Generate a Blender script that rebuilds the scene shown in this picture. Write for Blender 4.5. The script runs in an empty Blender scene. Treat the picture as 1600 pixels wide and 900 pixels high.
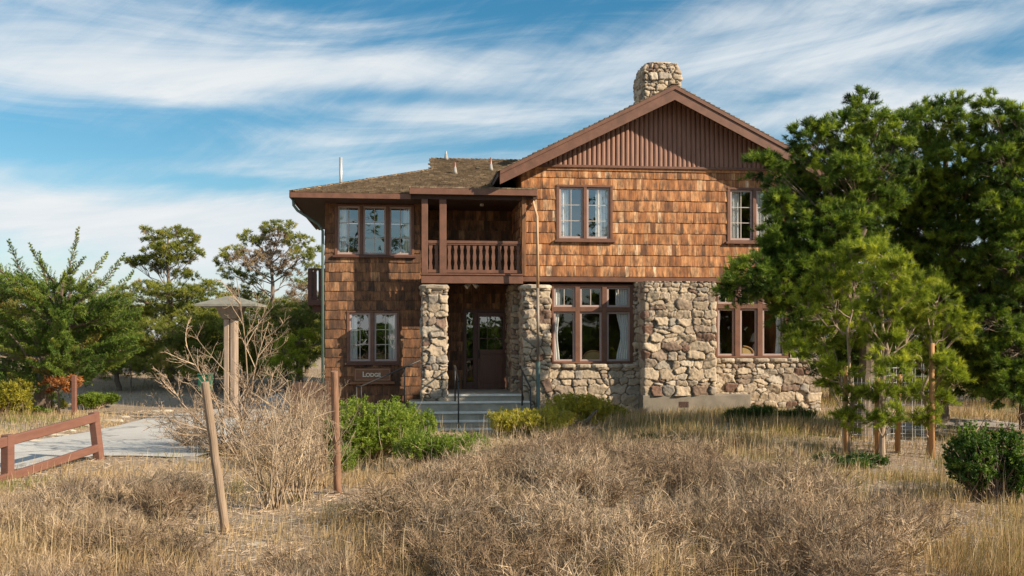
import bpy, math, random
import numpy as np
from mathutils import Vector

random.seed(7)
rad = math.radians
S = bpy.context.scene
col = S.collection

# ------------------------------------------------------------------ camera, light, exposure
F = 1550.0            # focal length in photo pixels (1600 wide)
HZ = 530.0            # horizon row
EYE = 1.85
cd = bpy.data.cameras.new("camera")
cam = bpy.data.objects.new("camera", cd)
col.objects.link(cam)
cam.location = (0, 0, EYE)
cam.rotation_euler = (rad(90), 0, 0)
cd.sensor_width = 36
cd.lens = F / 1600 * 36
cd.shift_y = (HZ - 450) / 1600
cd.clip_end = 4000
cd.clip_start = 0.1
S.camera = cam

TH = rad(6.07)        # the facade is turned a little away to the right
UX = np.array([math.cos(TH), math.sin(TH), 0.0])
VX = np.array([-math.sin(TH), math.cos(TH), 0.0])
LD = -1.0 * UX + 0.58 * VX + np.array([0, 0, -0.62])
LD /= np.linalg.norm(LD)
sun_el = math.asin(-LD[2])
sun_az = math.atan2(-LD[0], -LD[1])

sd = bpy.data.lights.new("sun", 'SUN')
sd.energy = 5.0
sd.angle = rad(0.5)
sd.color = (1.0, 0.86, 0.68)
so = bpy.data.objects.new("sun", sd)
col.objects.link(so)
so.rotation_euler = Vector(LD).to_track_quat('-Z', 'Y').to_euler()
so.location = (20, -20, 30)

S.view_settings.view_transform = 'Standard'
S.view_settings.look = 'None'
S.view_settings.exposure = 0.56
S.view_settings.gamma = 1
S.view_settings.use_curve_mapping = False
try:
    S.cycles.max_bounces = 8
    S.cycles.transparent_max_bounces = 12
    S.cycles.use_denoising = True
    S.cycles.sample_clamp_indirect = 6
except Exception:
    pass

W = bpy.data.worlds.new("World")
S.world = W
W.use_nodes = True
nt = W.node_tree
nt.nodes.clear()


def N(tree, typ, **kw):
    n = tree.nodes.new(typ)
    for k, v in kw.items():
        if k.startswith('i_'):
            n.inputs[k[2:].replace('_', ' ')].default_value = v
        else:
            setattr(n, k, v)
    return n


def LK(tree, a, b):
    tree.links.new(a, b)


def M(tree, op, a, b=None, c=None, clamp=False):
    n = tree.nodes.new('ShaderNodeMath')
    n.operation = op
    n.use_clamp = clamp
    for i, x in enumerate((a, b, c)):
        if x is None:
            continue
        if hasattr(x, 'links'):
            tree.links.new(x, n.inputs[i])
        else:
            n.inputs[i].default_value = x
    return n.outputs[0]


def build_sky():
    t = nt
    sky = N(t, 'ShaderNodeTexSky', sky_type='NISHITA', sun_disc=False)
    sky.sun_elevation = sun_el
    sky.sun_rotation = sun_az
    sky.altitude = 20
    sky.air_density = 1.0
    sky.dust_density = 0.4
    sky.ozone_density = 2.2
    tc = N(t, 'ShaderNodeTexCoord')
    sp = N(t, 'ShaderNodeSeparateXYZ')
    LK(t, tc.outputs['Generated'], sp.inputs[0])
    x, y, z = sp.outputs
    hyp = M(t, 'SQRT', M(t, 'ADD', M(t, 'MULTIPLY', x, x), M(t, 'MULTIPLY', y, y)))
    e = M(t, 'DIVIDE', M(t, 'MAXIMUM', z, 0.0), M(t, 'MAXIMUM', hyp, 0.02))
    a = M(t, 'ARCTAN2', x, M(t, 'ADD', y, 0.0))
    # streak direction drifts upward to the right
    e2 = M(t, 'SUBTRACT', e, M(t, 'MULTIPLY', a, 0.07))

    def vec(sx, sy, ox=0.0, oy=0.0, src=None):
        c = N(t, 'ShaderNodeCombineXYZ')
        LK(t, M(t, 'MULTIPLY_ADD', a, sx, ox), c.inputs[0])
        LK(t, M(t, 'MULTIPLY_ADD', src or e2, sy, oy), c.inputs[1])
        return c.outputs[0]

    def noise(v, scale, detail, rough, dist=0.0):
        n = N(t, 'ShaderNodeTexNoise')
        n.inputs['Scale'].default_value = scale
        n.inputs['Detail'].default_value = detail
        n.inputs['Roughness'].default_value = rough
        n.inputs['Distortion'].default_value = dist
        LK(t, v, n.inputs['Vector'])
        return n.outputs[0]
    big = noise(vec(1.5, 7.5, 3.1, 1.7), 1.0, 5, 0.55, 0.5)
    mid = noise(vec(3.2, 17.0, 8.3, 2.2), 1.0, 7, 0.62, 0.9)
    e3 = M(t, 'SUBTRACT', e, M(t, 'MULTIPLY', a, 0.75))
    fine = noise(vec(5.0, 26.0, 1.0, 4.0, e3), 1.0, 8, 0.68, 0.5)

    def bump(a0, e0, sa, se, amp, tilt=0.0):
        da = M(t, 'SUBTRACT', a, a0)
        de = M(t, 'SUBTRACT', M(t, 'SUBTRACT', e, e0), M(t, 'MULTIPLY', da, tilt))
        q = M(t, 'ADD', M(t, 'POWER', M(t, 'ABSOLUTE', M(t, 'DIVIDE', da, sa)), 2.0),
              M(t, 'POWER', M(t, 'ABSOLUTE', M(t, 'DIVIDE', de, se)), 2.0))
        return M(t, 'MULTIPLY', M(t, 'EXPONENT', M(t, 'MULTIPLY', q, -1.0)), amp)

    def P(px, py):
        return math.atan2(px - 800, F), (HZ - py) / math.hypot(F, px - 800)
    dens = M(t, 'MULTIPLY_ADD', big, 1.0, -0.5)
    dens = M(t, 'ADD', dens, M(t, 'MULTIPLY_ADD', mid, 0.85, -0.425))
    dens = M(t, 'ADD', dens, M(t, 'MULTIPLY_ADD', fine, 0.30, -0.15))
    for px, py, wx, wy, amp, tilt in (
            (130, 95, 360, 75, 0.34, 0.0), (620, 110, 420, 32, 0.26, 0.05), (1150, 95, 420, 48, 0.30, 0.12),
            (250, 345, 500, 40, 0.40, 0.0), (760, 180, 300, 16, 0.24, 0.0), (1420, 190, 260, 36, 0.26, 0.1),
            (330, 250, 200, 22, 0.10, 0.1), (120, 20, 200, 12, -0.12, 0), (300, 175, 420, 16, -0.20, 0.0),
            (60, 225, 160, 18, -0.22, 0.0), (380, 285, 130, 11, -0.25, 0.0), (720, 230, 240, 18, -0.28, 0.06),
            (800, 10, 420, 28, -0.30, 0.0), (1230, 150, 150, 16, -0.16, 0.2), (1530, 5, 150, 18, -0.22, 0.0),
            (600, 150, 200, 14, -0.16, 0.0), (1250, 215, 80, 22, -0.2, 0.0), (370, 390, 420, 40, 0.16, 0.0)):
        a0, e0 = P(px, py)
        dens = M(t, 'ADD', dens, bump(a0, e0, wx / F, wy / F, amp, tilt))
    cr = N(t, 'ShaderNodeMapRange', interpolation_type='SMOOTHSTEP')
    LK(t, dens, cr.inputs[0])
    cr.inputs[1].default_value = -0.27
    cr.inputs[2].default_value = 0.40
    lowpale = M(t, 'MULTIPLY', M(t, 'EXPONENT', M(t, 'MULTIPLY', e, -13.0)), 0.40)
    cov = M(t, 'ADD', M(t, 'MULTIPLY', cr.outputs[0], 0.93), lowpale, clamp=True)
    # clear blue of the day, from the Nishita sky, deepened a little
    hsv = N(t, 'ShaderNodeHueSaturation')
    hsv.inputs['Saturation'].default_value = 1.38
    hsv.inputs['Value'].default_value = 0.84
    hsv.inputs['Hue'].default_value = 0.484
    LK(t, sky.outputs[0], hsv.inputs['Color'])
    mx = N(t, 'ShaderNodeMix', data_type='RGBA')
    LK(t, cov, mx.inputs['Factor'])
    LK(t, hsv.outputs[0], mx.inputs['A'])
    # cloud body: sunlit ice cloud, thinner parts slightly bluish
    ccol = N(t, 'ShaderNodeMix', data_type='RGBA')
    LK(t, M(t, 'MULTIPLY_ADD', mid, 1.6, -0.3, clamp=True), ccol.inputs['Factor'])
    ccol.inputs['A'].default_value = (4.5, 5.15, 5.7, 1)
    ccol.inputs['B'].default_value = (6.5, 6.55, 6.5, 1)
    LK(t, ccol.outputs['Result'], mx.inputs['B'])
    bg = N(t, 'ShaderNodeBackground')
    bg.inputs['Strength'].default_value = 0.097
    LK(t, mx.outputs['Result'], bg.inputs['Color'])
    out = N(t, 'ShaderNodeOutputWorld')
    LK(t, bg.outputs[0], out.inputs[0])


build_sky()

# ------------------------------------------------------------------ helpers
CAM = np.array([0, 0, EYE])
HO = np.array([(1000 - 800) / F * 25.0, 25.0, 0.0])       # origin of the lodge


def at(px, d, z=0.0):
    """point seen at column px, at depth d, at height z"""
    return np.array([(px - 800) / F * d, d, z])


def atp(px, py, d):
    return np.array([(px - 800) / F * d, d, EYE - (py - HZ) / F * d])


def gp(px, py, z=0.0):
    d = F * (EYE - z) / (py - HZ)
    return at(px, d, z)


def H(px, py, v=0.0):
    """photo point on the lodge plane v -> (u, z) in the lodge frame"""
    r = np.array([(px - 800) / F, 1.0, 0.0])
    t = (v + HO @ VX) / (r @ VX)
    p = r * t
    return float((p - HO) @ UX), float(EYE - (py - HZ) / F * t)


def lattice(seed):
    return np.random.default_rng(seed).random((64, 64))


_lat = {}


def vnoise(x, y, scale, seed=0):
    if seed not in _lat:
        _lat[seed] = lattice(seed)
    L = _lat[seed]
    x = np.asarray(x, float) / scale + 1000.37
    y = np.asarray(y, float) / scale + 1000.71
    xi = np.floor(x).astype(int)
    yi = np.floor(y).astype(int)
    fx = x - xi
    fy = y - yi
    fx = fx * fx * (3 - 2 * fx)
    fy = fy * fy * (3 - 2 * fy)
    g = lambda a, b: L[a % 64, b % 64]
    return (g(xi, yi) * (1 - fx) + g(xi + 1, yi) * fx) * (1 - fy) + (g(xi, yi + 1) * (1 - fx) + g(xi + 1, yi + 1) * fx) * fy


def nrm(a):
    return a / np.maximum(np.linalg.norm(a, axis=-1, keepdims=True), 1e-9)


def link(o, parent=None):
    col.objects.link(o)
    if parent is not None:
        o.parent = parent
    return o


def tag(o, label=None, cat=None, group=None, kind=None):
    if label:
        o['label'] = label
    if cat:
        o['category'] = cat
    if group:
        o['group'] = group
    if kind:
        o['kind'] = kind
    return o


def empty(name, loc, rz=0.0):
    o = bpy.data.objects.new(name, None)
    o.location = tuple(loc)
    o.rotation_euler = (0, 0, rz)
    o.empty_display_size = 0.2
    return link(o)


def mesh_np(name, V, faces, mat, parent=None, tint=None, vattr=None, smooth=False):
    """faces: list of int arrays (m,k)."""
    V = np.asarray(V, np.float32)
    me = bpy.data.meshes.new(name)
    me.vertices.add(len(V))
    me.vertices.foreach_set('co', V.ravel())
    if not isinstance(faces, (list, tuple)):
        faces = [faces]
    faces = [f for f in faces if len(f)]
    tot = np.concatenate([np.full(len(f), f.shape[1], np.int32) for f in faces])
    idx = np.concatenate([f.ravel() for f in faces]).astype(np.int32)
    me.loops.add(len(idx))
    me.loops.foreach_set('vertex_index', idx)
    me.polygons.add(len(tot))
    st = np.zeros(len(tot), np.int32)
    st[1:] = np.cumsum(tot)[:-1]
    me.polygons.foreach_set('loop_start', st)
    me.polygons.foreach_set('loop_total', tot)
    me.polygons.foreach_set('use_smooth', np.full(len(tot), bool(smooth)))
    me.update(calc_edges=True)
    if tint is not None:
        at_ = me.attributes.new('tint', 'FLOAT', 'FACE')
        at_.data.foreach_set('value', np.asarray(tint, np.float32))
    if vattr:
        for k, a in vattr.items():
            at_ = me.attributes.new(k, 'FLOAT', 'POINT')
            at_.data.foreach_set('value', np.asarray(a, np.float32))
    me.materials.append(mat)
    me.validate()
    o = bpy.data.objects.new(name, me)
    return link(o, parent)


class MB:
    """collects boxes, prisms and tubes into one mesh"""

    def __init__(self):
        self.v = []
        self.f = []
        self.t = []
        self.tint = 0.5

    def add(self, vs, fs):
        b = len(self.v)
        self.v += [tuple(map(float, p)) for p in vs]
        self.f += [tuple(b + i for i in f) for f in fs]
        self.t += [self.tint] * len(fs)
        return self

    def box(self, x0, x1, y0, y1, z0, z1):
        return self.add([(x0, y0, z0), (x1, y0, z0), (x1, y1, z0), (x0, y1, z0),
                         (x0, y0, z1), (x1, y0, z1), (x1, y1, z1), (x0, y1, z1)],
                        [(0, 3, 2, 1), (4, 5, 6, 7), (0, 1, 5, 4), (1, 2, 6, 5), (2, 3, 7, 6), (3, 0, 4, 7)])

    def hexa(self, a, b):
        """a, b: two quads (4 points each), joined"""
        return self.add(list(a) + list(b), [(3, 2, 1, 0), (4, 5, 6, 7), (0, 1, 5, 4), (1, 2, 6, 5), (2, 3, 7, 6), (3, 0, 4, 7)])

    def bar(self, p, q, w, h, up=(0, 0, 1)):
        p = np.array(p, float)
        q = np.array(q, float)
        d = nrm(q - p)
        s = np.cross(d, up)
        if np.linalg.norm(s) < 1e-4:
            s = np.cross(d, (0, 1, 0))
        s = nrm(s) * w / 2
        u = nrm(np.cross(s, d)) * h / 2
        return self.hexa([p - s - u, p + s - u, p + s + u, p - s + u], [q - s - u, q + s - u, q + s + u, q - s + u])

    def tube(self, pts, r, n=8, cap=True):
        pts = [np.array(p, float) for p in pts]
        rs = r if hasattr(r, '__len__') else [r] * len(pts)
        base = len(self.v)
        ref = np.array([0.3, 0.2, 1.0])
        m = len(pts)
        for i, p in enumerate(pts):
            d = nrm(pts[min(i + 1, m - 1)] - pts[max(i - 1, 0)])
            s = np.cross(d, ref)
            if np.linalg.norm(s) < 0.1:
                s = np.cross(d, (1, 0, 0))
            s = nrm(s)
            u = np.cross(s, d)
            for k in range(n):
                a = 2 * math.pi * k / n
                self.v.append(tuple(p + (s * math.cos(a) + u * math.sin(a)) * rs[i]))
        for i in range(m - 1):
            for k in range(n):
                a = base + i * n + k
                b = base + i * n + (k + 1) % n
                self.f.append((a, b, b + n, a + n))
                self.t.append(self.tint)
        if cap:
            self.f.append(tuple(base + k for k in range(n))[::-1])
            self.f.append(tuple(base + (m - 1) * n + k for k in range(n)))
            self.t += [self.tint] * 2
        return self

    def prism(self, poly, y0, y1):
        """poly in (x,z), extruded along y"""
        n = len(poly)
        vs = [(x, y0, z) for x, z in poly] + [(x, y1, z) for x, z in poly]
        fs = [tuple(range(n)), tuple(range(2 * n - 1, n - 1, -1))]
        fs += [(i, (i + 1) % n, n + (i + 1) % n, n + i)[::-1] for i in range(n)]
        return self.add(vs, fs)

    def build(self, name, mat, parent=None, bevel=0.0, smooth=False):
        me = bpy.data.meshes.new(name)
        me.from_pydata(self.v, [], self.f)
        a = me.attributes.new('tint', 'FLOAT', 'FACE')
        a.data.foreach_set('value', np.array(self.t, np.float32))
        me.materials.append(mat)
        me.update()
        if smooth:
            me.polygons.foreach_set('use_smooth', np.ones(len(me.polygons), bool))
        o = bpy.data.objects.new(name, me)
        link(o, parent)
        if bevel:
            b = o.modifiers.new('bevel', 'BEVEL')
            b.width = bevel
            b.segments = 1
            b.limit_method = 'ANGLE'
        return o


# ------------------------------------------------------------------ materials
def mat_new(name):
    m = bpy.data.materials.new(name)
    m.use_nodes = True
    t = m.node_tree
    b = t.nodes['Principled BSDF']
    return m, t, b


def ramp(t, fac, stops):
    r = N(t, 'ShaderNodeValToRGB')
    el = r.color_ramp.elements
    while len(el) > 1:
        el.remove(el[-1])
    el[0].position = stops[0][0]
    el[0].color = (*stops[0][1], 1)
    for p, c in stops[1:]:
        e = el.new(p)
        e.color = (*c, 1)
    LK(t, fac, r.inputs[0])
    return r.outputs[0]


def noise_tex(t, scale, detail=4, rough=0.55, coord='Object', sc=None, dist=0.0):
    tc = N(t, 'ShaderNodeTexCoord')
    n = N(t, 'ShaderNodeTexNoise')
    n.inputs['Scale'].default_value = scale
    n.inputs['Detail'].default_value = detail
    n.inputs['Roughness'].default_value = rough
    n.inputs['Distortion'].default_value = dist
    if sc:
        mp = N(t, 'ShaderNodeMapping')
        mp.inputs['Scale'].default_value = sc
        LK(t, tc.outputs[coord], mp.inputs[0])
        LK(t, mp.outputs[0], n.inputs['Vector'])
    else:
        LK(t, tc.outputs[coord], n.inputs['Vector'])
    return n.outputs[0]


def mixc(t, fac, a, b, mode='MIX'):
    m = N(t, 'ShaderNodeMix', data_type='RGBA', blend_type=mode)
    for s, x in (('Factor', fac), ('A', a), ('B', b)):
        if hasattr(x, 'links'):
            LK(t, x, m.inputs[s])
        elif s == 'Factor':
            m.inputs[s].default_value = x
        else:
            m.inputs[s].default_value = (*x, 1)
    return m.outputs['Result']


def attr(t, name='tint'):
    a = N(t, 'ShaderNodeAttribute', attribute_name=name)
    return a.outputs['Fac']


def bumpn(t, b, h, strength=0.3, dist=0.01):
    n = N(t, 'ShaderNodeBump')
    n.inputs['Strength'].default_value = strength
    n.inputs['Distance'].default_value = dist
    LK(t, h, n.inputs['Height'])
    LK(t, n.outputs[0], b.inputs['Normal'])


def simple(name, c, rough=0.6, var=0.25, scale=6.0, metal=0.0, bump=0.15, sc=None):
    m, t, b = mat_new(name)
    n = noise_tex(t, scale, 6, 0.6, sc=sc)
    c2 = tuple(x * (1 - var) for x in c)
    c3 = tuple(min(1, x * (1 + var)) for x in c)
    LK(t, ramp(t, n, [(0.25, c2), (0.75, c3)]), b.inputs['Base Color'])
    b.inputs['Roughness'].default_value = rough
    b.inputs['Metallic'].default_value = metal
    if bump:
        bumpn(t, b, n, bump, 0.01)
    return m


def mat_shingle(name, stops, dark, dark_amt=0.8):
    m, t, b = mat_new(name)
    tint = attr(t)
    base = ramp(t, tint, stops)
    streak = noise_tex(t, 1.0, 6, 0.75, sc=(44, 44, 1.5))
    c = mixc(t, M(t, 'MULTIPLY_ADD', streak, 3.0, -1.0, clamp=True), (0.48, 0.44, 0.42), (1.45, 1.45, 1.40))
    c = mixc(t, 1.0, base, c, 'MULTIPLY')
    hue = noise_tex(t, 1.0, 3, 0.6, sc=(2.2, 2.2, 1.6))
    c = mixc(t, 1.0, c, ramp(t, hue, [(0.3, (0.74, 0.70, 0.68)), (0.6, (1.12, 1.1, 1.08))]), 'MULTIPLY')
    blotch = noise_tex(t, 1.0, 5, 0.65, sc=(9, 9, 3.0))
    fine = noise_tex(t, 1.0, 3, 0.6, sc=(70, 70, 6))
    w = M(t, 'MULTIPLY', M(t, 'MULTIPLY_ADD', blotch, 5.0, -2.1, clamp=True), M(t, 'MULTIPLY_ADD', fine, 2.0, -0.2, clamp=True))
    # weathering is strongest where the butt end of each shingle stays wet
    w = M(t, 'MULTIPLY', w, M(t, 'MULTIPLY_ADD', attr(t, 'wet'), 0.8, 0.5), clamp=True)
    c = mixc(t, M(t, 'MULTIPLY', w, dark_amt), c, dark)
    LK(t, c, b.inputs['Base Color'])
    b.inputs['Roughness'].default_value = 0.85
    bumpn(t, b, streak, 0.35, 0.004)
    return m


def mat_stone(name, stops, joint=(0.06, 0.05, 0.042)):
    m, t, b = mat_new(name)
    tint = attr(t)
    base = ramp(t, tint, stops)
    n1 = noise_tex(t, 14, 8, 0.7)
    n2 = noise_tex(t, 3.0, 5, 0.6)
    c = mixc(t, 1.0, base, ramp(t, n1, [(0.25, (0.62, 0.6, 0.58)), (0.5, (1, 1, 1)), (0.8, (1.25, 1.22, 1.15))]), 'MULTIPLY')
    c = mixc(t, M(t, 'MULTIPLY_ADD', n2, 3.0, -1.65, clamp=True), c, (0.17, 0.155, 0.135))
    c = mixc(t, attr(t, 'joint'), c, joint)
    LK(t, c, b.inputs['Base Color'])
    b.inputs['Roughness'].default_value = 0.9
    bumpn(t, b, n1, 0.7, 0.02)
    return m


def mat_leaf(name, stops, trans=0.3, rough=0.55, spec=0.35):
    m, t, b = mat_new(name)
    c = ramp(t, attr(t), stops)
    n = noise_tex(t, 1.7, 3, 0.6)
    c = mixc(t, 1.0, c, ramp(t, n, [(0.3, (0.78, 0.80, 0.8)), (0.7, (1.22, 1.15, 1.0))]), 'MULTIPLY')
    LK(t, c, b.inputs['Base Color'])
    b.inputs['Roughness'].default_value = rough
    b.inputs['Specular IOR Level'].default_value = spec
    tr = N(t, 'ShaderNodeBsdfTranslucent')
    LK(t, mixc(t, 1.0, c, (1.25, 1.35, 0.7), 'MULTIPLY'), tr.inputs['Color'])
    mx = N(t, 'ShaderNodeMixShader')
    mx.inputs[0].default_value = trans
    LK(t, b.outputs[0], mx.inputs[1])
    LK(t, tr.outputs[0], mx.inputs[2])
    LK(t, mx.outputs[0], t.nodes['Material Output'].inputs[0])
    return m


def mat_glass(name, refl=0.3, tintc=(0.82, 0.88, 0.9)):
    m, t, b = mat_new(name)
    tr = N(t, 'ShaderNodeBsdfTransparent')
    tr.inputs['Color'].default_value = (*tintc, 1)
    gl = N(t, 'ShaderNodeBsdfGlossy')
    gl.inputs['Roughness'].default_value = 0.0
    gl.inputs['Color'].default_value = (0.95, 0.97, 1, 1)
    n = noise_tex(t, 1.6, 2, 0.5)
    bn = N(t, 'ShaderNodeBump')
    bn.inputs['Strength'].default_value = 0.06
    bn.inputs['Distance'].default_value = 0.05
    LK(t, n, bn.inputs['Height'])
    LK(t, bn.outputs[0], gl.inputs['Normal'])
    fr = N(t, 'ShaderNodeLayerWeight')
    fr.inputs['Blend'].default_value = 0.5
    mx = N(t, 'ShaderNodeMixShader')
    LK(t, M(t, 'ADD', M(t, 'MULTIPLY', M(t, 'POWER', fr.outputs['Facing'], 4.0), .7), refl, clamp=True), mx.inputs[0])
    LK(t, tr.outputs[0], mx.inputs[1])
    LK(t, gl.outputs[0], mx.inputs[2])
    LK(t, mx.outputs[0], t.nodes['Material Output'].inputs[0])
    return m


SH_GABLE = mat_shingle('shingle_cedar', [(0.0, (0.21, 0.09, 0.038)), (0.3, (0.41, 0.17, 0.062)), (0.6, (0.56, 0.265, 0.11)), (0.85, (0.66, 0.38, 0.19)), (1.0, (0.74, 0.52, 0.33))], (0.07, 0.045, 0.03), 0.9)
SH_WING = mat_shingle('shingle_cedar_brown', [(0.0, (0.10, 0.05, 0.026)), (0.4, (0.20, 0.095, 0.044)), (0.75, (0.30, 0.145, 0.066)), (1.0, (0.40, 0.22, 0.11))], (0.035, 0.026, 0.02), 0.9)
SH_ROOF = mat_shingle('roof_shake', [(0.0, (0.14, 0.10, 0.062)), (0.5, (0.20, 0.148, 0.092)), (1.0, (0.29, 0.225, 0.15))], (0.075, 0.06, 0.04), 0.35)
TRIM = simple('painted_trim_brown', (0.165, 0.075, 0.044), 0.55, 0.30, 1.0, bump=0.25, sc=(5, 5, 5))
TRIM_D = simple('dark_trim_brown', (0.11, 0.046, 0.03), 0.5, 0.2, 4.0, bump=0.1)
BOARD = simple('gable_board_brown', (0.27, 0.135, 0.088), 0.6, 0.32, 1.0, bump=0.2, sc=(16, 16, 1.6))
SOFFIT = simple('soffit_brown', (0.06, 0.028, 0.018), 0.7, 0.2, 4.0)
SASH = simple('sash_mauve', (0.42, 0.31, 0.275), 0.5, 0.12, 6.0, bump=0.05)
MUNT = simple('muntin_grey', (0.50, 0.44, 0.38), 0.5, 0.1, 6.0, bump=0)
GLASS = mat_glass('window_glass', 0.24, (0.92, 0.95, 0.95))
GLASS_L = mat_glass('window_glass_low', 0.10, (0.92, 0.95, 0.95))
CURT, _t, _b = mat_new('curtain_white')
_b.inputs['Base Color'].default_value = (0.80, 0.78, 0.73, 1)
_b.inputs['Roughness'].default_value = 0.9
_c = noise_tex(_t, 30, 3)
LK(_t, ramp(_t, _c, [(0.2, (0.7, 0.68, 0.64)), (0.8, (0.84, 0.82, 0.78))]), _b.inputs['Base Color'])
STONE = mat_stone('rubble_stone', [(0.0, (0.20, 0.115, 0.078)), (0.15, (0.27, 0.20, 0.145)), (0.40, (0.43, 0.34, 0.235)), (0.66, (0.53, 0.42, 0.295)), (0.82, (0.31, 0.27, 0.22)), (1.0, (0.55, 0.46, 0.345))])
STONE_CAP = mat_stone('cap_stone', [(0.0, (0.36, 0.29, 0.21)), (1.0, (0.56, 0.48, 0.37))])
CONC = simple('concrete_grey', (0.40, 0.36, 0.285), 0.85, 0.28, 3.5, bump=0.3)
CONC_F = simple('concrete_footing', (0.235, 0.20, 0.155), 0.9, 0.35, 2.5, bump=0.4)
CONC_E = simple('concrete_nosing', (0.74, 0.71, 0.63), 0.8, 0.12, 9.0, bump=0.15)
METAL_D = simple('rail_dark_metal', (0.055, 0.048, 0.042), 0.5, 0.3, 9.0, metal=0.3)
GALV = simple('galvanised_pipe', (0.62, 0.62, 0.60), 0.42, 0.1, 9.0, metal=0.6, bump=0)
COPPER = simple('copper_pipe', (0.45, 0.20, 0.12), 0.45, 0.2, 9.0, metal=0.4, bump=0)
PIPE_F = simple('flashing_grey', (0.34, 0.31, 0.27), .6, .1, 9, bump=0)
PIPE_TAN = simple('downspout_tan', (0.44, 0.27, 0.14), 0.5, 0.15, 5.0, bump=0)
PIPE_TEAL = simple('downspout_teal', (0.10, 0.15, 0.125), 0.5, 0.2, 5.0, bump=0)
PIPE_GREY = simple('downspout_grey', (0.25, 0.20, 0.15), 0.5, 0.2, 5.0, bump=0)
DOORM = simple('door_brown', (0.15, 0.065, 0.038), 0.38, 0.2, 2.0, bump=0.05, sc=(8, 8, 1))
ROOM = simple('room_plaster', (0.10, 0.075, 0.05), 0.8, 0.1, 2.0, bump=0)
WICKER = simple('wicker_tan', (0.62, 0.40, 0.16), 0.6, 0.3, 60.0)
POST = simple('weathered_post', (0.30, 0.215, 0.145), 0.85, 0.3, 1.0, bump=0.4, sc=(40, 40, 2.5))
POST_B = simple('brown_post', (0.25, 0.135, 0.08), 0.85, 0.3, 1.0, bump=0.4, sc=(40, 40, 2.5))
FENCE = simple('rail_fence_redbrown', (0.19, 0.085, 0.056), 0.7, 0.2, 1.0, bump=0.3, sc=(3, 3, 18))
FENCE_D = simple('board_fence_brown', (0.10, 0.055, 0.035), 0.8, 0.3, 1.0, bump=0.3, sc=(20, 20, 2))
TWIG = mat_leaf('dry_twig', [(0.0, (0.11, 0.075, 0.052)), (0.5, (0.32, 0.235, 0.16)), (1.0, (0.61, 0.49, 0.365))], 0.0, 0.9, 0.1)
TWIG_PALE = mat_leaf('pale_twig', [(0.0, (0.25, 0.18, 0.125)), (0.5, (0.45, 0.345, 0.26)), (1.0, (0.62, 0.51, 0.40))], 0.0, 0.8, 0.2)
BARK = simple('bark_grey', (0.17, 0.125, 0.09), 0.9, 0.35, 1.0, bump=0.6, sc=(14, 14, 4))
BARK_L = simple('bark_pale', (0.36, 0.27, 0.19), 0.9, 0.35, 1.0, bump=0.6, sc=(14, 14, 4))
STAKE = simple('stake_orange_wood', (0.42, 0.22, 0.09), 0.8, 0.25, 1.0, bump=0.3, sc=(30, 30, 2))
GRASS = mat_leaf('dry_grass', [(0.0, (0.10, 0.15, 0.03)), (0.12, (0.22, 0.20, 0.06)), (0.22, (0.20, 0.13, 0.08)), (0.5, (0.41, 0.29, 0.165)), (0.8, (0.55, 0.42, 0.26)), (1.0, (0.67, 0.55, 0.39))], 0.25, 0.8, 0.15)
PINE = mat_leaf('pine_needles', [(0.0, (0.026, 0.054, 0.011)), (0.5, (0.125, 0.20, 0.027)), (1.0, (0.36, 0.43, 0.052))], 0.30)
PINE_Y = mat_leaf('young_pine_needles', [(0.0, (0.09, 0.125, 0.014)), (0.5, (0.26, 0.325, 0.034)), (1.0, (0.48, 0.50, 0.06))], 0.4)
PINE_F = mat_leaf('far_pine_needles', [(0.0, (0.09, 0.115, 0.022)), (0.5, (0.23, 0.26, 0.045)), (0.85, (0.38, 0.36, 0.07)), (1.0, (0.44, 0.30, 0.10))], 0.3)
CYPR = mat_leaf('cypress_spray', [(0.0, (0.05, 0.10, 0.02)), (0.45, (0.15, 0.235, 0.038)), (0.8, (0.31, 0.36, 0.065)), (1.0, (0.46, 0.27, 0.09))], 0.3)
BUSHG = mat_leaf('bush_green', [(0.0, (0.08, 0.13, 0.016)), (0.5, (0.20, 0.28, 0.036)), (1.0, (0.36, 0.42, 0.07))], 0.35)
BUSHD = mat_leaf('bush_dark_green', [(0.0, (0.025, 0.06, 0.010)), (0.5, (0.07, 0.14, 0.022)), (1.0, (0.19, 0.27, 0.045))], 0.3)
BUSHY = mat_leaf('bush_yellow', [(0.0, (0.17, 0.16, 0.020)), (0.5, (0.42, 0.38, 0.045)), (1.0, (0.50, 0.43, 0.09))], 0.35)
DEADLEAF = mat_leaf('dead_needles', [(0.0, (0.16, 0.11, 0.07)), (0.5, (0.30, 0.22, 0.15)), (1.0, (0.42, 0.33, 0.24))], 0.2)
ORANGE = mat_leaf('rust_leaves', [(0.0, (0.20, 0.06, 0.02)), (0.5, (0.42, 0.16, 0.05)), (1.0, (0.55, 0.30, 0.12))], 0.3)
ROCKM = simple('pale_rock', (0.46, 0.40, 0.31), 0.9, 0.3, 6.0, bump=0.5)

# ------------------------------------------------------------------ ground, road
ROAD_LOW = [(-260, 790), (-100, 760), (15, 737), (100, 722), (150, 714), (210, 714), (300, 717), (345, 705), (380, 690), (420, 668), (446, 650), (456, 640), (462, 628)]
ROAD_UP = [(-260, 730), (-100, 710), (15, 693), (70, 687), (130, 678), (190, 665), (245, 651), (300, 646), (345, 640), (380, 633), (405, 626), (425, 619), (440, 612)]
RL = np.array([gp(*p)[:2] for p in ROAD_LOW])
RU = np.array([gp(*p)[:2] for p in ROAD_UP])
ROAD_POLY = np.vstack([RL, RU[::-1]])


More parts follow.
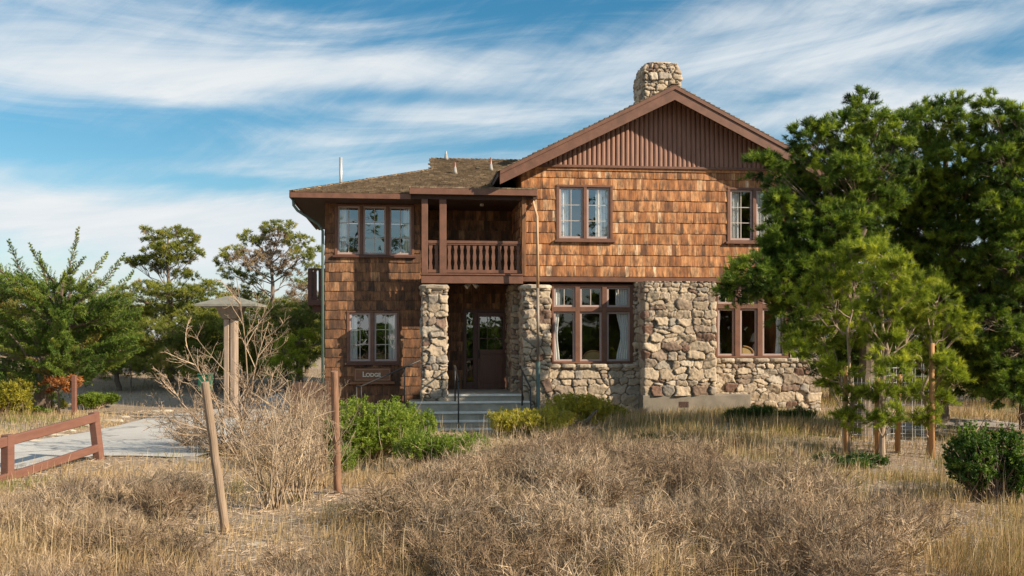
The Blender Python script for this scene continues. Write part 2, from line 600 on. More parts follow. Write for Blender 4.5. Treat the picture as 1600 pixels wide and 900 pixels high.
def in_poly(x, y, poly):
    x = np.asarray(x, float)
    y = np.asarray(y, float)
    c = np.zeros(x.shape, bool)
    n = len(poly)
    j = n - 1
    for i in range(n):
        xi, yi = poly[i]
        xj, yj = poly[j]
        k = ((yi > y) != (yj > y)) & (x < (xj - xi) * (y - yi) / (yj - yi + 1e-12) + xi)
        c ^= k
        j = i
    return c


def seg_dist(x, y, pts):
    d = np.full(np.shape(x), 1e9)
    for a, b in zip(pts[:-1], pts[1:]):
        ab = b - a
        t = np.clip(((x - a[0]) * ab[0] + (y - a[1]) * ab[1]) / (ab @ ab + 1e-9), 0, 1)
        d = np.minimum(d, np.hypot(x - a[0] - t * ab[0], y - a[1] - t * ab[1]))
    return d


def sst(a, b, x):
    t = np.clip((x - a) / (b - a), 0, 1)
    return t * t * (3 - 2 * t)


def gz(x, y):
    x = np.asarray(x, float)
    y = np.asarray(y, float)
    mid = (RL + RU) / 2
    rd = seg_dist(x, y, mid)
    off = sst(2.3, 4.0, rd)
    hx = (x - HO[0]) * UX[0] + (y - HO[1]) * UX[1]
    hy = (x - HO[0]) * VX[0] + (y - HO[1]) * VX[1]
    house = sst(0.2, 3.0, np.maximum(np.maximum(-9.5 - hx, hx - 6.5), np.maximum(-1.2 - hy, hy - 12)))
    h = (vnoise(x, y, 3.1, 1) - 0.5) * 0.16 + (vnoise(x, y, 1.1, 2) - 0.5) * 0.07 + (vnoise(x, y, 9, 3) - 0.5) * 0.18
    h = h * off * (0.25 + 0.75 * house)
    # the bank rising on the far side of the road, and low dunes beyond
    h = h + off * sst(27, 42, y) * sst(-3, -9, x) * 0.62 + sst(40, 90, y) * 1.3
    # hollow at the foot of the entrance steps
    h = h - 0.42 * np.exp(-(((x + 1.2) / 1.7) ** 2 + ((y - 21.9) / 1.5) ** 2))
    # slight rise in the foreground scrub
    h = h + 0.12 * np.exp(-(((x - 1.0) / 4.0) ** 2 + ((y - 12.0) / 2.6) ** 2))
    return h


def axis(lo, hi, fine_lo, fine_hi, step, grow=1.22):
    a = list(np.arange(fine_lo, fine_hi + 1e-6, step))
    s = step
    x = fine_lo
    pre = []
    while x > lo:
        s *= grow
        x -= s
        pre.append(x)
    s = step
    x = a[-1]
    post = []
    while x < hi:
        s *= grow
        x += s
        post.append(x)
    return np.array(pre[::-1] + a + post)


gx = axis(-1500, 1500, -17, 17, 0.25)
gy = axis(-1200, 1800, 4, 46, 0.25)
GX, GY = np.meshgrid(gx, gy)
GZ = gz(GX, GY)
nx_, ny_ = len(gx), len(gy)
idx = np.arange(nx_ * ny_).reshape(ny_, nx_)
quads = np.stack([idx[:-1, :-1], idx[:-1, 1:], idx[1:, 1:], idx[1:, :-1]], -1).reshape(-1, 4)

GM, t, b = mat_new('dry_ground')

n1 = noise_tex(t, 0.35, 6, 0.6)
n2 = noise_tex(t, 5.0, 8, 0.7)
n3 = noise_tex(t, 38.0, 4, 0.7)
c = ramp(t, n1, [(0.3, (0.27, 0.185, 0.11)), (0.5, (0.38, 0.28, 0.19)), (0.7, (0.36, 0.22, 0.13))])
c = mixc(t, M(t, 'MULTIPLY_ADD', n2, 2.4, -0.9, clamp=True), c, (0.47, 0.39, 0.29))
c = mixc(t, M(t, 'MULTIPLY_ADD', n3, 4.0, -1.9, clamp=True), c, (0.13, 0.085, 0.05))
LK(t, c, b.inputs['Base Color'])
b.inputs['Roughness'].default_value = 0.95
bumpn(t, b, M(t, 'ADD', n2, M(t, 'MULTIPLY', n3, 0.6)), 0.8, 0.05)
g = mesh_np('ground', np.stack([GX, GY, GZ], -1).reshape(-1, 3), quads, GM, smooth=True)
tag(g, kind='structure')


def strip(name, A, B, z, mat, sub=6):
    V = []
    Fs = []
    for i in range(len(A)):
        for k in range(sub + 1):
            p = A[i] * (1 - k / sub) + B[i] * k / sub
            V.append((p[0], p[1], z))
    for i in range(len(A) - 1):
        for k in range(sub):
            a = i * (sub + 1) + k
            Fs.append((a, a + sub + 1, a + sub + 2, a + 1))
    return mesh_np(name, np.array(V), np.array(Fs)[:, ::-1], mat)


RM, t, b = mat_new('road_concrete')
n1 = noise_tex(t, 0.5, 6, 0.65)
n2 = noise_tex(t, 40.0, 4, 0.7)
c = ramp(t, n1, [(0.3, (0.46, 0.44, 0.40)), (0.7, (0.58, 0.555, 0.50))])
c = mixc(t, 1.0, c, ramp(t, n2, [(0.3, (0.8, 0.8, 0.8)), (0.7, (1.12, 1.12, 1.12))]), 'MULTIPLY')
vo = N(t, 'ShaderNodeTexVoronoi', feature='DISTANCE_TO_EDGE')
vo.inputs['Scale'].default_value = 0.33
tcr = N(t, 'ShaderNodeTexCoord')
wv = N(t, 'ShaderNodeVectorMath', operation='ADD')
nn_ = N(t, 'ShaderNodeTexNoise')
nn_.inputs['Scale'].default_value = 1.3
nn_.inputs['Detail'].default_value = 6
LK(t, tcr.outputs['Object'], nn_.inputs['Vector'])
LK(t, tcr.outputs['Object'], wv.inputs[0])
LK(t, nn_.outputs['Color'], wv.inputs[1])
LK(t, wv.outputs[0], vo.inputs['Vector'])
crk = M(t, 'SUBTRACT', 1.0, M(t, 'MULTIPLY', vo.outputs['Distance'], 55.0, clamp=True), clamp=True)
c = mixc(t, M(t, 'MULTIPLY', crk, .7), c, (0.12, 0.11, 0.10))
st_n = noise_tex(t, 1.1, 7, 0.7)
c = mixc(t, M(t, 'MULTIPLY_ADD', st_n, 3.0, -1.7, clamp=True), c, (0.30, 0.26, 0.21))
LK(t, c, b.inputs['Base Color'])
b.inputs['Roughness'].default_value = 0.9
bumpn(t, b, n2, 0.3, 0.01)
tag(strip('road', RL, RU, 0.022, RM), kind='structure')
# far stretch of road glimpsed at the left edge beyond the cypress
A = np.array([[-46, 33.0], [-19.5, 33.5], [-17.2, 34.5]])
B = np.array([[-46, 38.0], [-22, 38.5], [-19.0, 37.5]])
zf = float(gz(np.array(A[:, 0].tolist() + B[:, 0].tolist()), np.array(A[:, 1].tolist() + B[:, 1].tolist())).max()) + 0.03
tag(strip('road', A, B, zf, RM), kind='structure')

# ------------------------------------------------------------------ lodge
HOUSE = empty('lodge', HO, TH)
tag(HOUSE, 'two storey cedar shingled lodge with rubble stone ground floor and porch', 'lodge')

VR = -0.62       # plane of the rakes
VE = -0.12       # plane of the wing eave
peak = H(1054, 135, VR)
rl = H(781, 265, VR)
rr = H(1257, 247, VR)
slopeL = (peak[1] - rl[1]) / (peak[0] - rl[0])
slopeR = (peak[1] - rr[1]) / (rr[0] - peak[0])
sl = (slopeL + slopeR) / 2
print('gable', peak, rl, rr, slopeL, slopeR)
RK = 0.30        # depth of rake board


def zroof(u):
    u = np.asarray(u, float)
    return peak[1] - sl * np.abs(u - peak[0])


UL = rl[0]
UR = 2 * peak[0] - rl[0]
GZT = H(1000, 261, 0)[1]          # foot of the batten gable
BELT0 = H(1000, 441, 0)[1]
BELT1 = H(1000, 434, 0)[1]
G0 = H(814, 500, 0)[0]            # left end of the gable wall
G1 = peak[0] + (peak[0] - G0) - 0.55
W0 = H(508, 500, 0.9)[0]          # left end of the wing wall
W1 = H(657, 500, 0.9)[0]
EAVE = H(550, 302, VE)[1]         # top of wing fascia
print('G0 G1 W0 W1', G0, G1, W0, W1, 'gzt', GZT, 'belt', BELT0, BELT1, 'eave', EAVE)
DEPTH = 7.0
VB = 2.0                         # balcony back wall
VP = 2.25                          # porch back wall


def clip_holes(r, holes):
    out = [r]
    for h in holes:
        nxt = []
        for (a0, a1, b0, b1) in out:
            if a1 <= h[0] or a0 >= h[1] or b1 <= h[2] or b0 >= h[3]:
                nxt.append((a0, a1, b0, b1))
                continue
            if a0 < h[0]:
                nxt.append((a0, h[0], b0, b1))
            if a1 > h[1]:
                nxt.append((h[1], a1, b0, b1))
            m0, m1 = max(a0, h[0]), min(a1, h[1])
            if b1 > h[3]:
                nxt.append((m0, m1, h[3], b1))
            if b0 < h[2]:
                nxt.append((m0, m1, b0, h[2]))
        out = nxt
    return [r for r in out if r[1] - r[0] > 0.012 and r[3] - r[2] > 0.012]


def shingles(name, O, A, B, Nn, w, h, mat, parent, course=0.255, wr=(0.09, 0.19), holes=(), clip=None, th=0.019,
             seed=1, jit=0.006, alt=None):
    """courses of single wooden shingles on the plane O + a*A + b*B, facing Nn"""
    R = random.Random(seed)
    O, A, B, Nn = (np.array(q, float) for q in (O, A, B, Nn))
    V, Fs, T, Wt = [], [], [], []
    nb = max(1, round(h / course))
    ch = h / nb
    for r in range(nb):
        b0 = r * ch
        b1 = b0 + ch
        a = -R.random() * wr[1]
        while a < w:
            ww = R.uniform(*wr)
            a0, a1 = max(0, a + 0.0006), min(w, a + ww - 0.0006)
            a += ww
            if a1 - a0 < 0.015:
                continue
            bj = b0 + R.uniform(-jit, jit * 0.6)
            if r == 0:
                bj = b0 + R.uniform(0, jit)
            tint = min(1, max(0, R.gauss(0.5, 0.26)))
            t0 = th * R.uniform(0.75, 1.25)
            tw = R.uniform(-0.002, 0.002)
            for (p0, p1, q0, q1) in clip_holes((a0, a1, bj, b1), holes):
                if clip is not None:
                    res = clip(p0, p1, q0, q1)
                    if res is None:
                        continue
                    p0, p1, q0, q1 = res
                def off(q):
                    return 0.004 + t0 * (1 - (q - bj) / (b1 - bj + 1e-6)) 
                base = len(V)
                pts = [(p0, q0, off(q0) + tw), (p1, q0, off(q0) - tw), (p1, q1, off(q1)), (p0, q1, off(q1)),
                       (p0, q0, 0.0), (p1, q0, 0.0), (p1, q1, 0.0), (p0, q1, 0.0)]
                for (x, y, z) in pts:
                    V.append(O + A * x + B * y + Nn * z)
                    Wt.append(1 - (y - bj) / (b1 - bj + 1e-6))
                for f in ((0, 1, 2, 3), (4, 5, 1, 0), (5, 6, 2, 1), (7, 4, 0, 3)):
                    Fs.append([base + i for i in f])
                    T.append(tint)
    return mesh_np(name, np.array(V), np.array(Fs), mat, parent, tint=np.array(T), vattr={'wet': np.array(Wt)})


def wall_grid(mb, u0, u1, z0, z1, v0, v1, holes):
    us = sorted(set([u0, u1] + [min(max(q, u0), u1) for hh in holes for q in hh[:2]]))
    zs = sorted(set([z0, z1] + [min(max(q, z0), z1) for hh in holes for q in hh[2:]]))
    for i in range(len(us) - 1):
        for j in range(len(zs) - 1):
            uc, zc = (us[i] + us[i + 1]) / 2, (zs[j] + zs[j + 1]) / 2
            if any(hh[0] < uc < hh[1] and hh[2] < zc < hh[3] for hh in holes):
                continue
            if us[i + 1] - us[i] > 1e-5 and zs[j + 1] - zs[j] > 1e-5:
                mb.box(us[i], us[i + 1], v0, v1, zs[j], zs[j + 1])


def rect(px0, px1, py0, py1, v):
    a = H(px0, py1, v)
    b = H(px1, py0, v)
    return (a[0], b[0], a[1], b[1])


WV = 0.9
win_A = rect(523, 647, 321, 399, WV)
win_D = rect(542, 624, 486, 567, WV)
win_B = rect(869, 957, 290, 375, 0)
win_C = (H(1136, 300, 0)[0], H(1223, 300, 0)[0], win_B[2], win_B[3])
win_E = rect(862, 992, 445, 568, 0.08)
win_F = (H(1118, 450, .08)[0], H(1232, 450, .08)[0], H(1150, 559, .08)[1], H(1150, 446, .08)[1])

# backing walls
mb = MB()
wall_grid(mb, W0, W1, 0.18, EAVE - 0.1, WV, WV + 0.16, [win_A, win_D])
mb.box(W0, W0 + 0.16, WV + 0.162, DEPTH, 0.18, EAVE - 0.1)
mb.box(W1 - 0.16, W1, WV + 0.162, VP + 0.02, 0.18, BELT0)
mb.box(W1 - 0.16, W1, WV + 0.162, VB, BELT0 + 0.002, EAVE - 0.1)
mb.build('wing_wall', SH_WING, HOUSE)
mb = MB()
wall_grid(mb, G0, G1, BELT0, GZT + 0.05, 0.0, 0.16, [win_B, win_C])
mb.box(G0, G0 + 0.16, 0.162, DEPTH, BELT0, GZT + 0.05)
mb.box(G1 - 0.16, G1, 0.162, DEPTH, 0.0, GZT + 0.05)
mb.prism([(UL + 0.25, zroof(UL + 0.25) - 0.12), (peak[0], peak[1] - 0.12), (UR - 0.25, zroof(UR - 0.25) - 0.12), (G1, GZT + 0.05), (G0, GZT + 0.05)], 0.02, 0.16)
mb.box(G0, G1, 0.22, 0.36, -0.1, 0.4)
mb.box(W0, G1, DEPTH, DEPTH + 0.16, 0.0, EAVE)
mb.build('gable_wall', SH_GABLE, HOUSE)
# porch and balcony recess
mb = MB()
dL, dR = H(724, 500, VP)[0], H(803, 500, VP)[0]
dTop = H(760, 483, VP)[1]
FL = H(760, 608, VP)[1]
wall_grid(mb, W1, G0 + 0.05, FL - 0.1, BELT0 + 0.1, VP, VP + 0.14, [(dL, dR, FL - 0.2, dTop)])
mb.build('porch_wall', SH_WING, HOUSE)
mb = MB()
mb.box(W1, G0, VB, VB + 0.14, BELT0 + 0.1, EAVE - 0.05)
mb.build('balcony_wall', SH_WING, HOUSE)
print('floor', FL, 'dtop', dTop)

# shingle skins
zt = GZT - 0.02


def clip_under_roof(p0, p1, q0, q1):
    u = G0 + (p0 + p1) / 2
    zmax = float(zroof(u)) - 0.14
    z0_, z1_ = BELT1 + 0.02 + q0, BELT1 + 0.02 + q1
    if z0_ > zmax - 0.03:
        return None
    if z1_ > zmax:
        q1 = zmax - BELT1 - 0.02
    return p0, p1, q0, q1


def lh(r, u0, z0):
    return (r[0] - u0, r[1] - u0, r[2] - z0, r[3] - z0)


z0g = BELT1 + 0.02
shingles('wall_shingles', (G0, 0, z0g), (1, 0, 0), (0, 0, 1), (0, -1, 0), G1 - G0, zt - z0g, SH_GABLE, HOUSE,
         course=0.262, wr=(0.05, 0.14), holes=[lh(win_B, G0, z0g), lh(win_C, G0, z0g)], clip=clip_under_roof, seed=3)
shingles('wall_shingles', (G0, DEPTH, z0g), (0, -1, 0), (0, 0, 1), (-1, 0, 0), DEPTH, EAVE - z0g, SH_GABLE, HOUSE, wr=(0.1, 0.25), seed=4)
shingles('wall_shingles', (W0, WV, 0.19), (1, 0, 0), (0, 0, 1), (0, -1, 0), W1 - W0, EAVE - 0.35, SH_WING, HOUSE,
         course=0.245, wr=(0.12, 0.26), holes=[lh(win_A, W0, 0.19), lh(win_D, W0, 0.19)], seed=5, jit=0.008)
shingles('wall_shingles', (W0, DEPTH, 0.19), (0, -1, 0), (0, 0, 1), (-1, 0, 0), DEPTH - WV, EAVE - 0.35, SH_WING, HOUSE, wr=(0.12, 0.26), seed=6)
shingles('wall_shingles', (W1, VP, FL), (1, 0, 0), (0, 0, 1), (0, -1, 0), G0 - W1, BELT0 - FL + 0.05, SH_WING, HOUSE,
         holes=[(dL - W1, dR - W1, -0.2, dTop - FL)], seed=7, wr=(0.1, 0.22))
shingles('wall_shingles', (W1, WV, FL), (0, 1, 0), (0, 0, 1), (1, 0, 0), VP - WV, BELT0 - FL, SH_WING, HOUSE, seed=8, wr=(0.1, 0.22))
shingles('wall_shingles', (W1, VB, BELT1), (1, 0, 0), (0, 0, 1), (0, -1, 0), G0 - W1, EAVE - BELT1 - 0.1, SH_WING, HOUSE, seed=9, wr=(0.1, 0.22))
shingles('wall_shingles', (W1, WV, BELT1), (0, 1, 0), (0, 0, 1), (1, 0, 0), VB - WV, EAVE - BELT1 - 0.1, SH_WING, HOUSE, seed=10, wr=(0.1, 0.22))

# batten gable: half-round vertical boards
mb = MB()
R = random.Random(2)
u = UL + 0.4
bw = 0.122
while u < UR - 0.4:
    zt0 = float(min(zroof(u), zroof(u + bw))) - 0.13
    if zt0 > GZT + 0.03:
        n = 6
        top = []
        r0 = R.uniform(0.8, 1.1)
        mb.tint = R.random()
        poly = []
        for k in range(n + 1):
            a = math.pi * k / n
            poly.append((u + bw / 2 - math.cos(a) * bw * 0.485, -0.02 - math.sin(a) * 0.045 * r0))
        vs = [(x, y, GZT + 0.01) for x, y in poly] + [(x, y, float(zroof(x)) - 0.13) for x, y in poly]
        m_ = n + 1
        fs = [(k, k + 1, m_ + k + 1, m_ + k) for k in range(n)] + [(tuple(range(m_)))[::-1]]
        mb.add(vs, fs)
    u += bw
mb.build('gable_boards', BOARD, HOUSE, smooth=False)
mb = MB()
mb.box(UL + 0.9, UR - 0.9, -0.085, 0.0, GZT - 0.045, GZT + 0.012)
mb.build('gable_ledge', TRIM, HOUSE)
mb = MB()
mb.box(G0 + .35, G1 - .1, -0.04, -.002, GZT - .115, GZT - .047)
mb.build('gable_strip', SH_GABLE, HOUSE)

# rakes, main roof
mb = MB()
for s in (-1, 1):
    e = peak[0] + s * (peak[0] - UL)
    a = (peak[0], peak[1])
    bb = (e, float(zroof(e)))
    q = [(a[0], a[1]), (bb[0], bb[1]), (bb[0] + s * 0.0, bb[1] - RK * 1.05), (a[0], a[1] - RK * 1.12)]
    if s > 0:
        q = q[::-1]
    mb.prism(q, VR - 0.035, VR + 0.01)
    # outer moulding strip along the top of the rake
    q = [(a[0], a[1] + 0.012), (bb[0], bb[1] + 0.012), (bb[0], bb[1] - 0.075), (a[0], a[1] - 0.08)]
    if s > 0:
        q = q[::-1]
    mb.prism(q, VR - 0.065, VR - 0.037)
mb.build('rake_board', TRIM, HOUSE)
mb = MB()
for s in (-1, 1):
    e = peak[0] + s * (peak[0] - UL + 0.04)
    a = (peak[0], peak[1])
    bb = (e, float(zroof(e)))
    q = [(a[0], a[1] - 0.10), (bb[0], bb[1] - 0.10), (bb[0], bb[1] + 0.015), (a[0], a[1] + 0.015)]
    if s < 0:
        q = q[::-1]
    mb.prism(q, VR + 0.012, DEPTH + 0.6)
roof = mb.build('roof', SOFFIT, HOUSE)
cs = math.cos(math.atan(sl))
sn = math.sin(math.atan(sl))
Lr = (peak[0] - UL + 0.06) / cs
shingles('roof_shakes', (UL - 0.06, DEPTH + 0.6, float(zroof(UL - 0.06)) + 0.02), (0, -1, 0), (cs, 0, sn), (-sn, 0, cs), DEPTH + 0.6 - VR + 0.07, Lr,
         SH_ROOF, roof, course=0.14, wr=(0.08, 0.2), th=0.03, seed=11)
shingles('roof_shakes', (UR + 0.06, VR - 0.07, float(zroof(UR + 0.06)) + 0.02), (0, 1, 0), (-cs, 0, sn), (sn, 0, cs), DEPTH + 0.6 - VR + 0.07, Lr,
         SH_ROOF, roof, course=0.14, wr=(0.08, 0.2), th=0.03, seed=12)
# bracket under the left rake end (boxed wing return)
# wing roof
sw = 0.34
E0 = H(455, 303, VE)[0]
ev = VE


def zw(v):
    return EAVE + sw * (v - ev)


HIP = 3.5
uh = E0 + HIP
vr2 = ev + 5.35
mb = MB()
th_ = 0.09
V = [(E0, ev, EAVE), (G0 + 0.4, ev, EAVE), (G0 + 0.4, ev + HIP, zw(ev + HIP)), (uh, ev + HIP, zw(ev + HIP)), (E0, DEPTH + .5, EAVE), (uh, DEPTH + .5, zw(ev + HIP))]
Fq = [(0, 1, 2, 3), (0, 3, 5, 4)]
dn = [(x, y, z - th_) for x, y, z in V]
mb.add(V, Fq)
mb.add(dn, [f[::-1] for f in Fq])
mb.add([V[0], V[1], dn[1], dn[0]], [(0, 3, 2, 1)])
mb.add([V[0], V[4], dn[4], dn[0]], [(0, 1, 2, 3)])
# upper roof
uu0, uu1 = uh, peak[0] - 1.5
A_ = [(uu0, ev + HIP, zw(ev + HIP)), (uu1, ev + HIP, zw(ev + HIP)), (uu1, vr2, zw(vr2)), (uu0, vr2, zw(vr2))]
mb.add(A_, [(0, 1, 2, 3)])
mb.add([A_[3], A_[2], (uu1, DEPTH + .5, zw(vr2) - sw * (DEPTH + .5 - vr2)), (uu0, DEPTH + .5, zw(vr2) - sw * (DEPTH + .5 - vr2))], [(0, 1, 2, 3)])
mb.add([A_[0], A_[3], (uu0, vr2, zw(ev + HIP))], [(0, 1, 2)])
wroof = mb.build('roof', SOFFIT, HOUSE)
cw, sw_ = math.cos(math.atan(sw)), math.sin(math.atan(sw))


def clip_hip(p0, p1, q0, q1):
    uc = (p0 + p1) / 2
    run = q0 * cw
    if run > HIP and uc < HIP:
        return None
    if uc < run - 0.02 and uc < HIP:
        return None
    if run > 3.0 and False:
        return None
    # keep the shakes out of the gable roof
    zc = EAVE + q0 * sw_
    if zroof(E0 + uc) > zc + 0.02 and E0 + uc > UL:
        return None
    return p0, p1, q0, q1


shingles('roof_shakes', (E0 - 0.03, ev - 0.04, EAVE + 0.005), (1, 0, 0), (0, cw, sw_), (0, -sw_, cw), uu1 - E0, 5.4 / cw,
         SH_ROOF, wroof, course=0.13, wr=(0.08, 0.2), th=0.03, clip=clip_hip, seed=13, jit=0.02)


def clip_hip2(p0, p1, q0, q1):
    run = q0 * cw
    if (DEPTH + .5 - ev) - (p0 + p1) / 2 < run:
        return None
    return p0, p1, q0, q1


shingles('roof_shakes', (E0 - 0.04, DEPTH + .5, EAVE + 0.005), (0, -1, 0), (cw, 0, sw_), (-sw_, 0, cw), DEPTH + .5 - ev, HIP / cw,
         SH_ROOF, wroof, course=0.13, wr=(0.08, 0.2), th=0.03, clip=clip_hip2, seed=14)
# hip and ridge caps
mb = MB()
R = random.Random(9)


def caps(p, q, w=0.16, n=None):
    p, q = np.array(p), np.array(q)
    L = np.linalg.norm(q - p)
    n = int(L / 0.13)
    for k in range(n):
        mb.tint = R.random()
        a = p + (q - p) * (k / n)
        c_ = p + (q - p) * min(1, (k + 1.25) / n)
        mb.bar(a + np.array([0, 0, 0.045]), c_ + np.array([0, 0, 0.02]), w, 0.025)


caps(V[0], V[3])
mb.build('hip_caps', SH_ROOF, wroof)
mb = MB()
caps((uu0, vr2, zw(vr2)), (uu1, vr2, zw(vr2)))
mb.build('ridge_caps', SH_ROOF, wroof)
mb = MB()
caps(V[3], (uu0, vr2, zw(vr2)), 0.1)
mb.build('verge_caps', SH_ROOF, wroof)
mb = MB()
caps((peak[0], VR - .05, peak[1] + .02), (peak[0], DEPTH, peak[1] + .02), 0.2)
mb.build('ridge_caps', SH_ROOF, roof)
# fascias and soffit of the wing
mb = MB()
FH = 0.125
mb.box(E0 - 0.02, H(642, 300, VE)[0], ev - 0.045, ev - 0.005, EAVE - FH, EAVE + 0.0)
mb.box(E0 - 0.045, E0 - 0.004, ev - 0.002, DEPTH, EAVE - FH, EAVE)
mb.build('fascia', TRIM, HOUSE)
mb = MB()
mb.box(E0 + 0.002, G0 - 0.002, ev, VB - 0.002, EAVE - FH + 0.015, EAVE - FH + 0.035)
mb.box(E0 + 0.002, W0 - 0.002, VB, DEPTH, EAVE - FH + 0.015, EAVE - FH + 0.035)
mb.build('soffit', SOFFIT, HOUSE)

# balcony roof apron in front of the wing roof
VA = VE - 0.14
ua0, ua1 = H(640, 300, VA)[0], H(839, 300, VA)[0]
za1, za0 = H(740, 295, VA)[1], H(740, 304.5, VA)[1]
mb = MB()
mb.box(ua0, ua1, VA - 0.04, VA, za0, za1)
mb.box(ua0, ua0 + 0.035, VA + 0.001, ev - 0.047, za0, za1)
mb.box(ua1 - 0.035, ua1, VA + 0.001, -0.01, za0, za1)
mb.build('balcony_fascia', TRIM, HOUSE)
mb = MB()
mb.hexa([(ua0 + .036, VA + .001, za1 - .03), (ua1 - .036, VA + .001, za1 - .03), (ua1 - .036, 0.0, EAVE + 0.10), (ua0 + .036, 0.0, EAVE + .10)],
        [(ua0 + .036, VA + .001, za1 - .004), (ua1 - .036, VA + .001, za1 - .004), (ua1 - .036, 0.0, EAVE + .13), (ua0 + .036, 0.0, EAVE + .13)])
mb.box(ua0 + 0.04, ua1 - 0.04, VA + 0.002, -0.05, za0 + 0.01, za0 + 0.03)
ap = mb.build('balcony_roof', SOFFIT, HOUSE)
La = math.hypot(0.0 - VA, EAVE + .12 - za1)
ca, sa = (0.0 - VA) / La, (EAVE + .12 - za1) / La
shingles('roof_shakes', (ua0 - 0.01, VA - 0.05, za1), (1, 0, 0), (0, ca, sa), (0, -sa, ca), ua1 - ua0 + .02, La + .1, SH_ROOF, ap,
         course=0.13, wr=(0.08, 0.2), th=0.03, seed=15)

# trim: belt, corner boards
mb = MB()
mb.box(G0 + 0.02, G1 + 0.04, -0.07, -0.001, BELT0, BELT1)
mb.build('belt_board', TRIM, HOUSE, bevel=0.006)

# balcony: posts, beam, rails, balusters
BV = -0.08
bt = H(740, 430.5, BV)[1]
bz = H(740, 443, BV)[1]
b0 = H(658, 430, BV)[0]
b1 = H(817, 430, BV)[0]
mb = MB()
mb.box(b0, b1, BV - 0.03, BV + 0.1, bz, bt)
mb.box(b0 - 0.02, b1, BV - 0.055, BV + 0.16, bt + 0.002, bt + 0.045)
mb.build('balcony_beam', TRIM, HOUSE, bevel=0.006)
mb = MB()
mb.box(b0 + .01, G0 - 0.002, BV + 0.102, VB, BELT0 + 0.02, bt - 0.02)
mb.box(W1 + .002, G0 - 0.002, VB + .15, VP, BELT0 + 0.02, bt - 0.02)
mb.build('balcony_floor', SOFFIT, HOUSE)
for p0, p1 in ((658.5, 668.5), (686.5, 697.5)):
    q0, q1 = H(p0, 400, BV)[0], H(p1, 400, BV)[0]
    MB().box(q0, q1, BV - 0.02, BV + 0.15, bt + 0.047, za0 + 0.012).build('balcony_post', TRIM, HOUSE, bevel=0.008)
# post against the gable wall corner
MB().box(G0 + 0.012, G0 + 0.11, -0.12, -0.045, bt, za0 + 0.008).build('corner_board', SH_WING, HOUSE, bevel=0.005)
rt1, rt0 = H(740, 376, BV)[1], H(740, 380.5, BV)[1]
rb1, rb0 = H(740, 421.5, BV)[1], H(740, 426.5, BV)[1]
rail_post = [(H(668.5, 400, BV)[0], H(686.5, 400, BV)[0]), (H(697.5, 400, BV)[0], H(815, 400, BV)[0])]
mb = MB()
for q0, q1 in rail_post:
    mb.box(q0 + .002, q1, BV + 0.02, BV + 0.12, rt0, rt1)
    mb.box(q0 + .002, q1, BV + 0.03, BV + 0.11, rb0, rb1)
    mb.box(q0 + .002, q1, BV + 0.035, BV + 0.105, rt0 - 0.035, rt0 - 0.003)
rail = mb.build('balcony_rail', TRIM, HOUSE, bevel=0.005)
prof = [(0, .047), (.10, .047), (.17, .040), (.28, .030), (.42, .040), (.55, .045), (.68, .033), (.78, .030), (.88, .042), (.94, .047), (1, .047)]
for (q0, q1), n, f0 in ((rail_post[0], 2, 0.25), (rail_post[1], 12, 0.3)):
    step = (q1 - q0) / n
    for k in range(n):
        cx = q0 + step * (k + 0.5)
        z0_, z1_ = rb1 + .001, rt0 - 0.037
        poly = [(cx + w_, z0_ + f * (z1_ - z0_)) for f, w_ in prof] + [(cx - w_, z0_ + f * (z1_ - z0_)) for f, w_ in prof[::-1]]
        MB().prism(poly[::-1], BV + 0.055, BV + 0.085).build('baluster', TRIM, rail)
# small lights on the balcony and porch ceilings
mb = MB()
cx = H(753, 313, 0.6)
mb.tube([(cx[0], 0.6, EAVE - .115), (cx[0], .6, EAVE - .17)], 0.05, 10)
mb.build('ceiling_lamp', MUNT, HOUSE)
mb = MB()
cx = H(737, 455, 0.3)
mb.tube([(cx[0], .3, BELT0 + .02), (cx[0], .3, BELT0 - .05)], 0.07, 10)
for s in (-1, 1):
    mb.tube([(cx[0] + s * .04, .3, BELT0 - .05), (cx[0] + s * .14, .25, BELT0 - .13)], [0.03, 0.06], 10)
mb.build('porch_lamp', MUNT, HOUSE)

# small balcony on the left side wall
mb = MB()
p = H(508, 400, 2.6)
sb1, sb0 = H(495, 420, 2.6)[1], H(495, 470, 2.6)[1]
ue = H(481, 430, 2.4)[0]
mb.box(ue, W0 - .03, 2.4, 4.6, sb0 - 0.12, sb0 + 0.02)
mb.box(ue + .1, W0 - .03, 2.7, 2.82, sb0 - 0.3, sb0 - 0.122)
mb.box(ue, ue + 0.1, 2.4, 2.5, sb0 + .021, sb1)
mb.box(ue + .002, W0 - .03, 2.42, 2.48, sb1 - .06, sb1 + .001)
mb.box(ue + .102, W0 - .03, 2.42, 2.48, sb0 + .05, sb0 + .10)
side = mb.build('side_balcony', TRIM_D, HOUSE)
k = ue + 0.15
while k < W0 - .1:
    MB().box(k, k + 0.08, 2.44, 2.465, sb0 + .101, sb1 - .061).build('baluster', TRIM_D, side)
    k += 0.125
k = 2.6
while k < 4.5:
    MB().box(ue + .03, ue + .06, k, k + .09, sb0 + .021, sb1 - .02).build('baluster', TRIM_D, side)
    k += .16

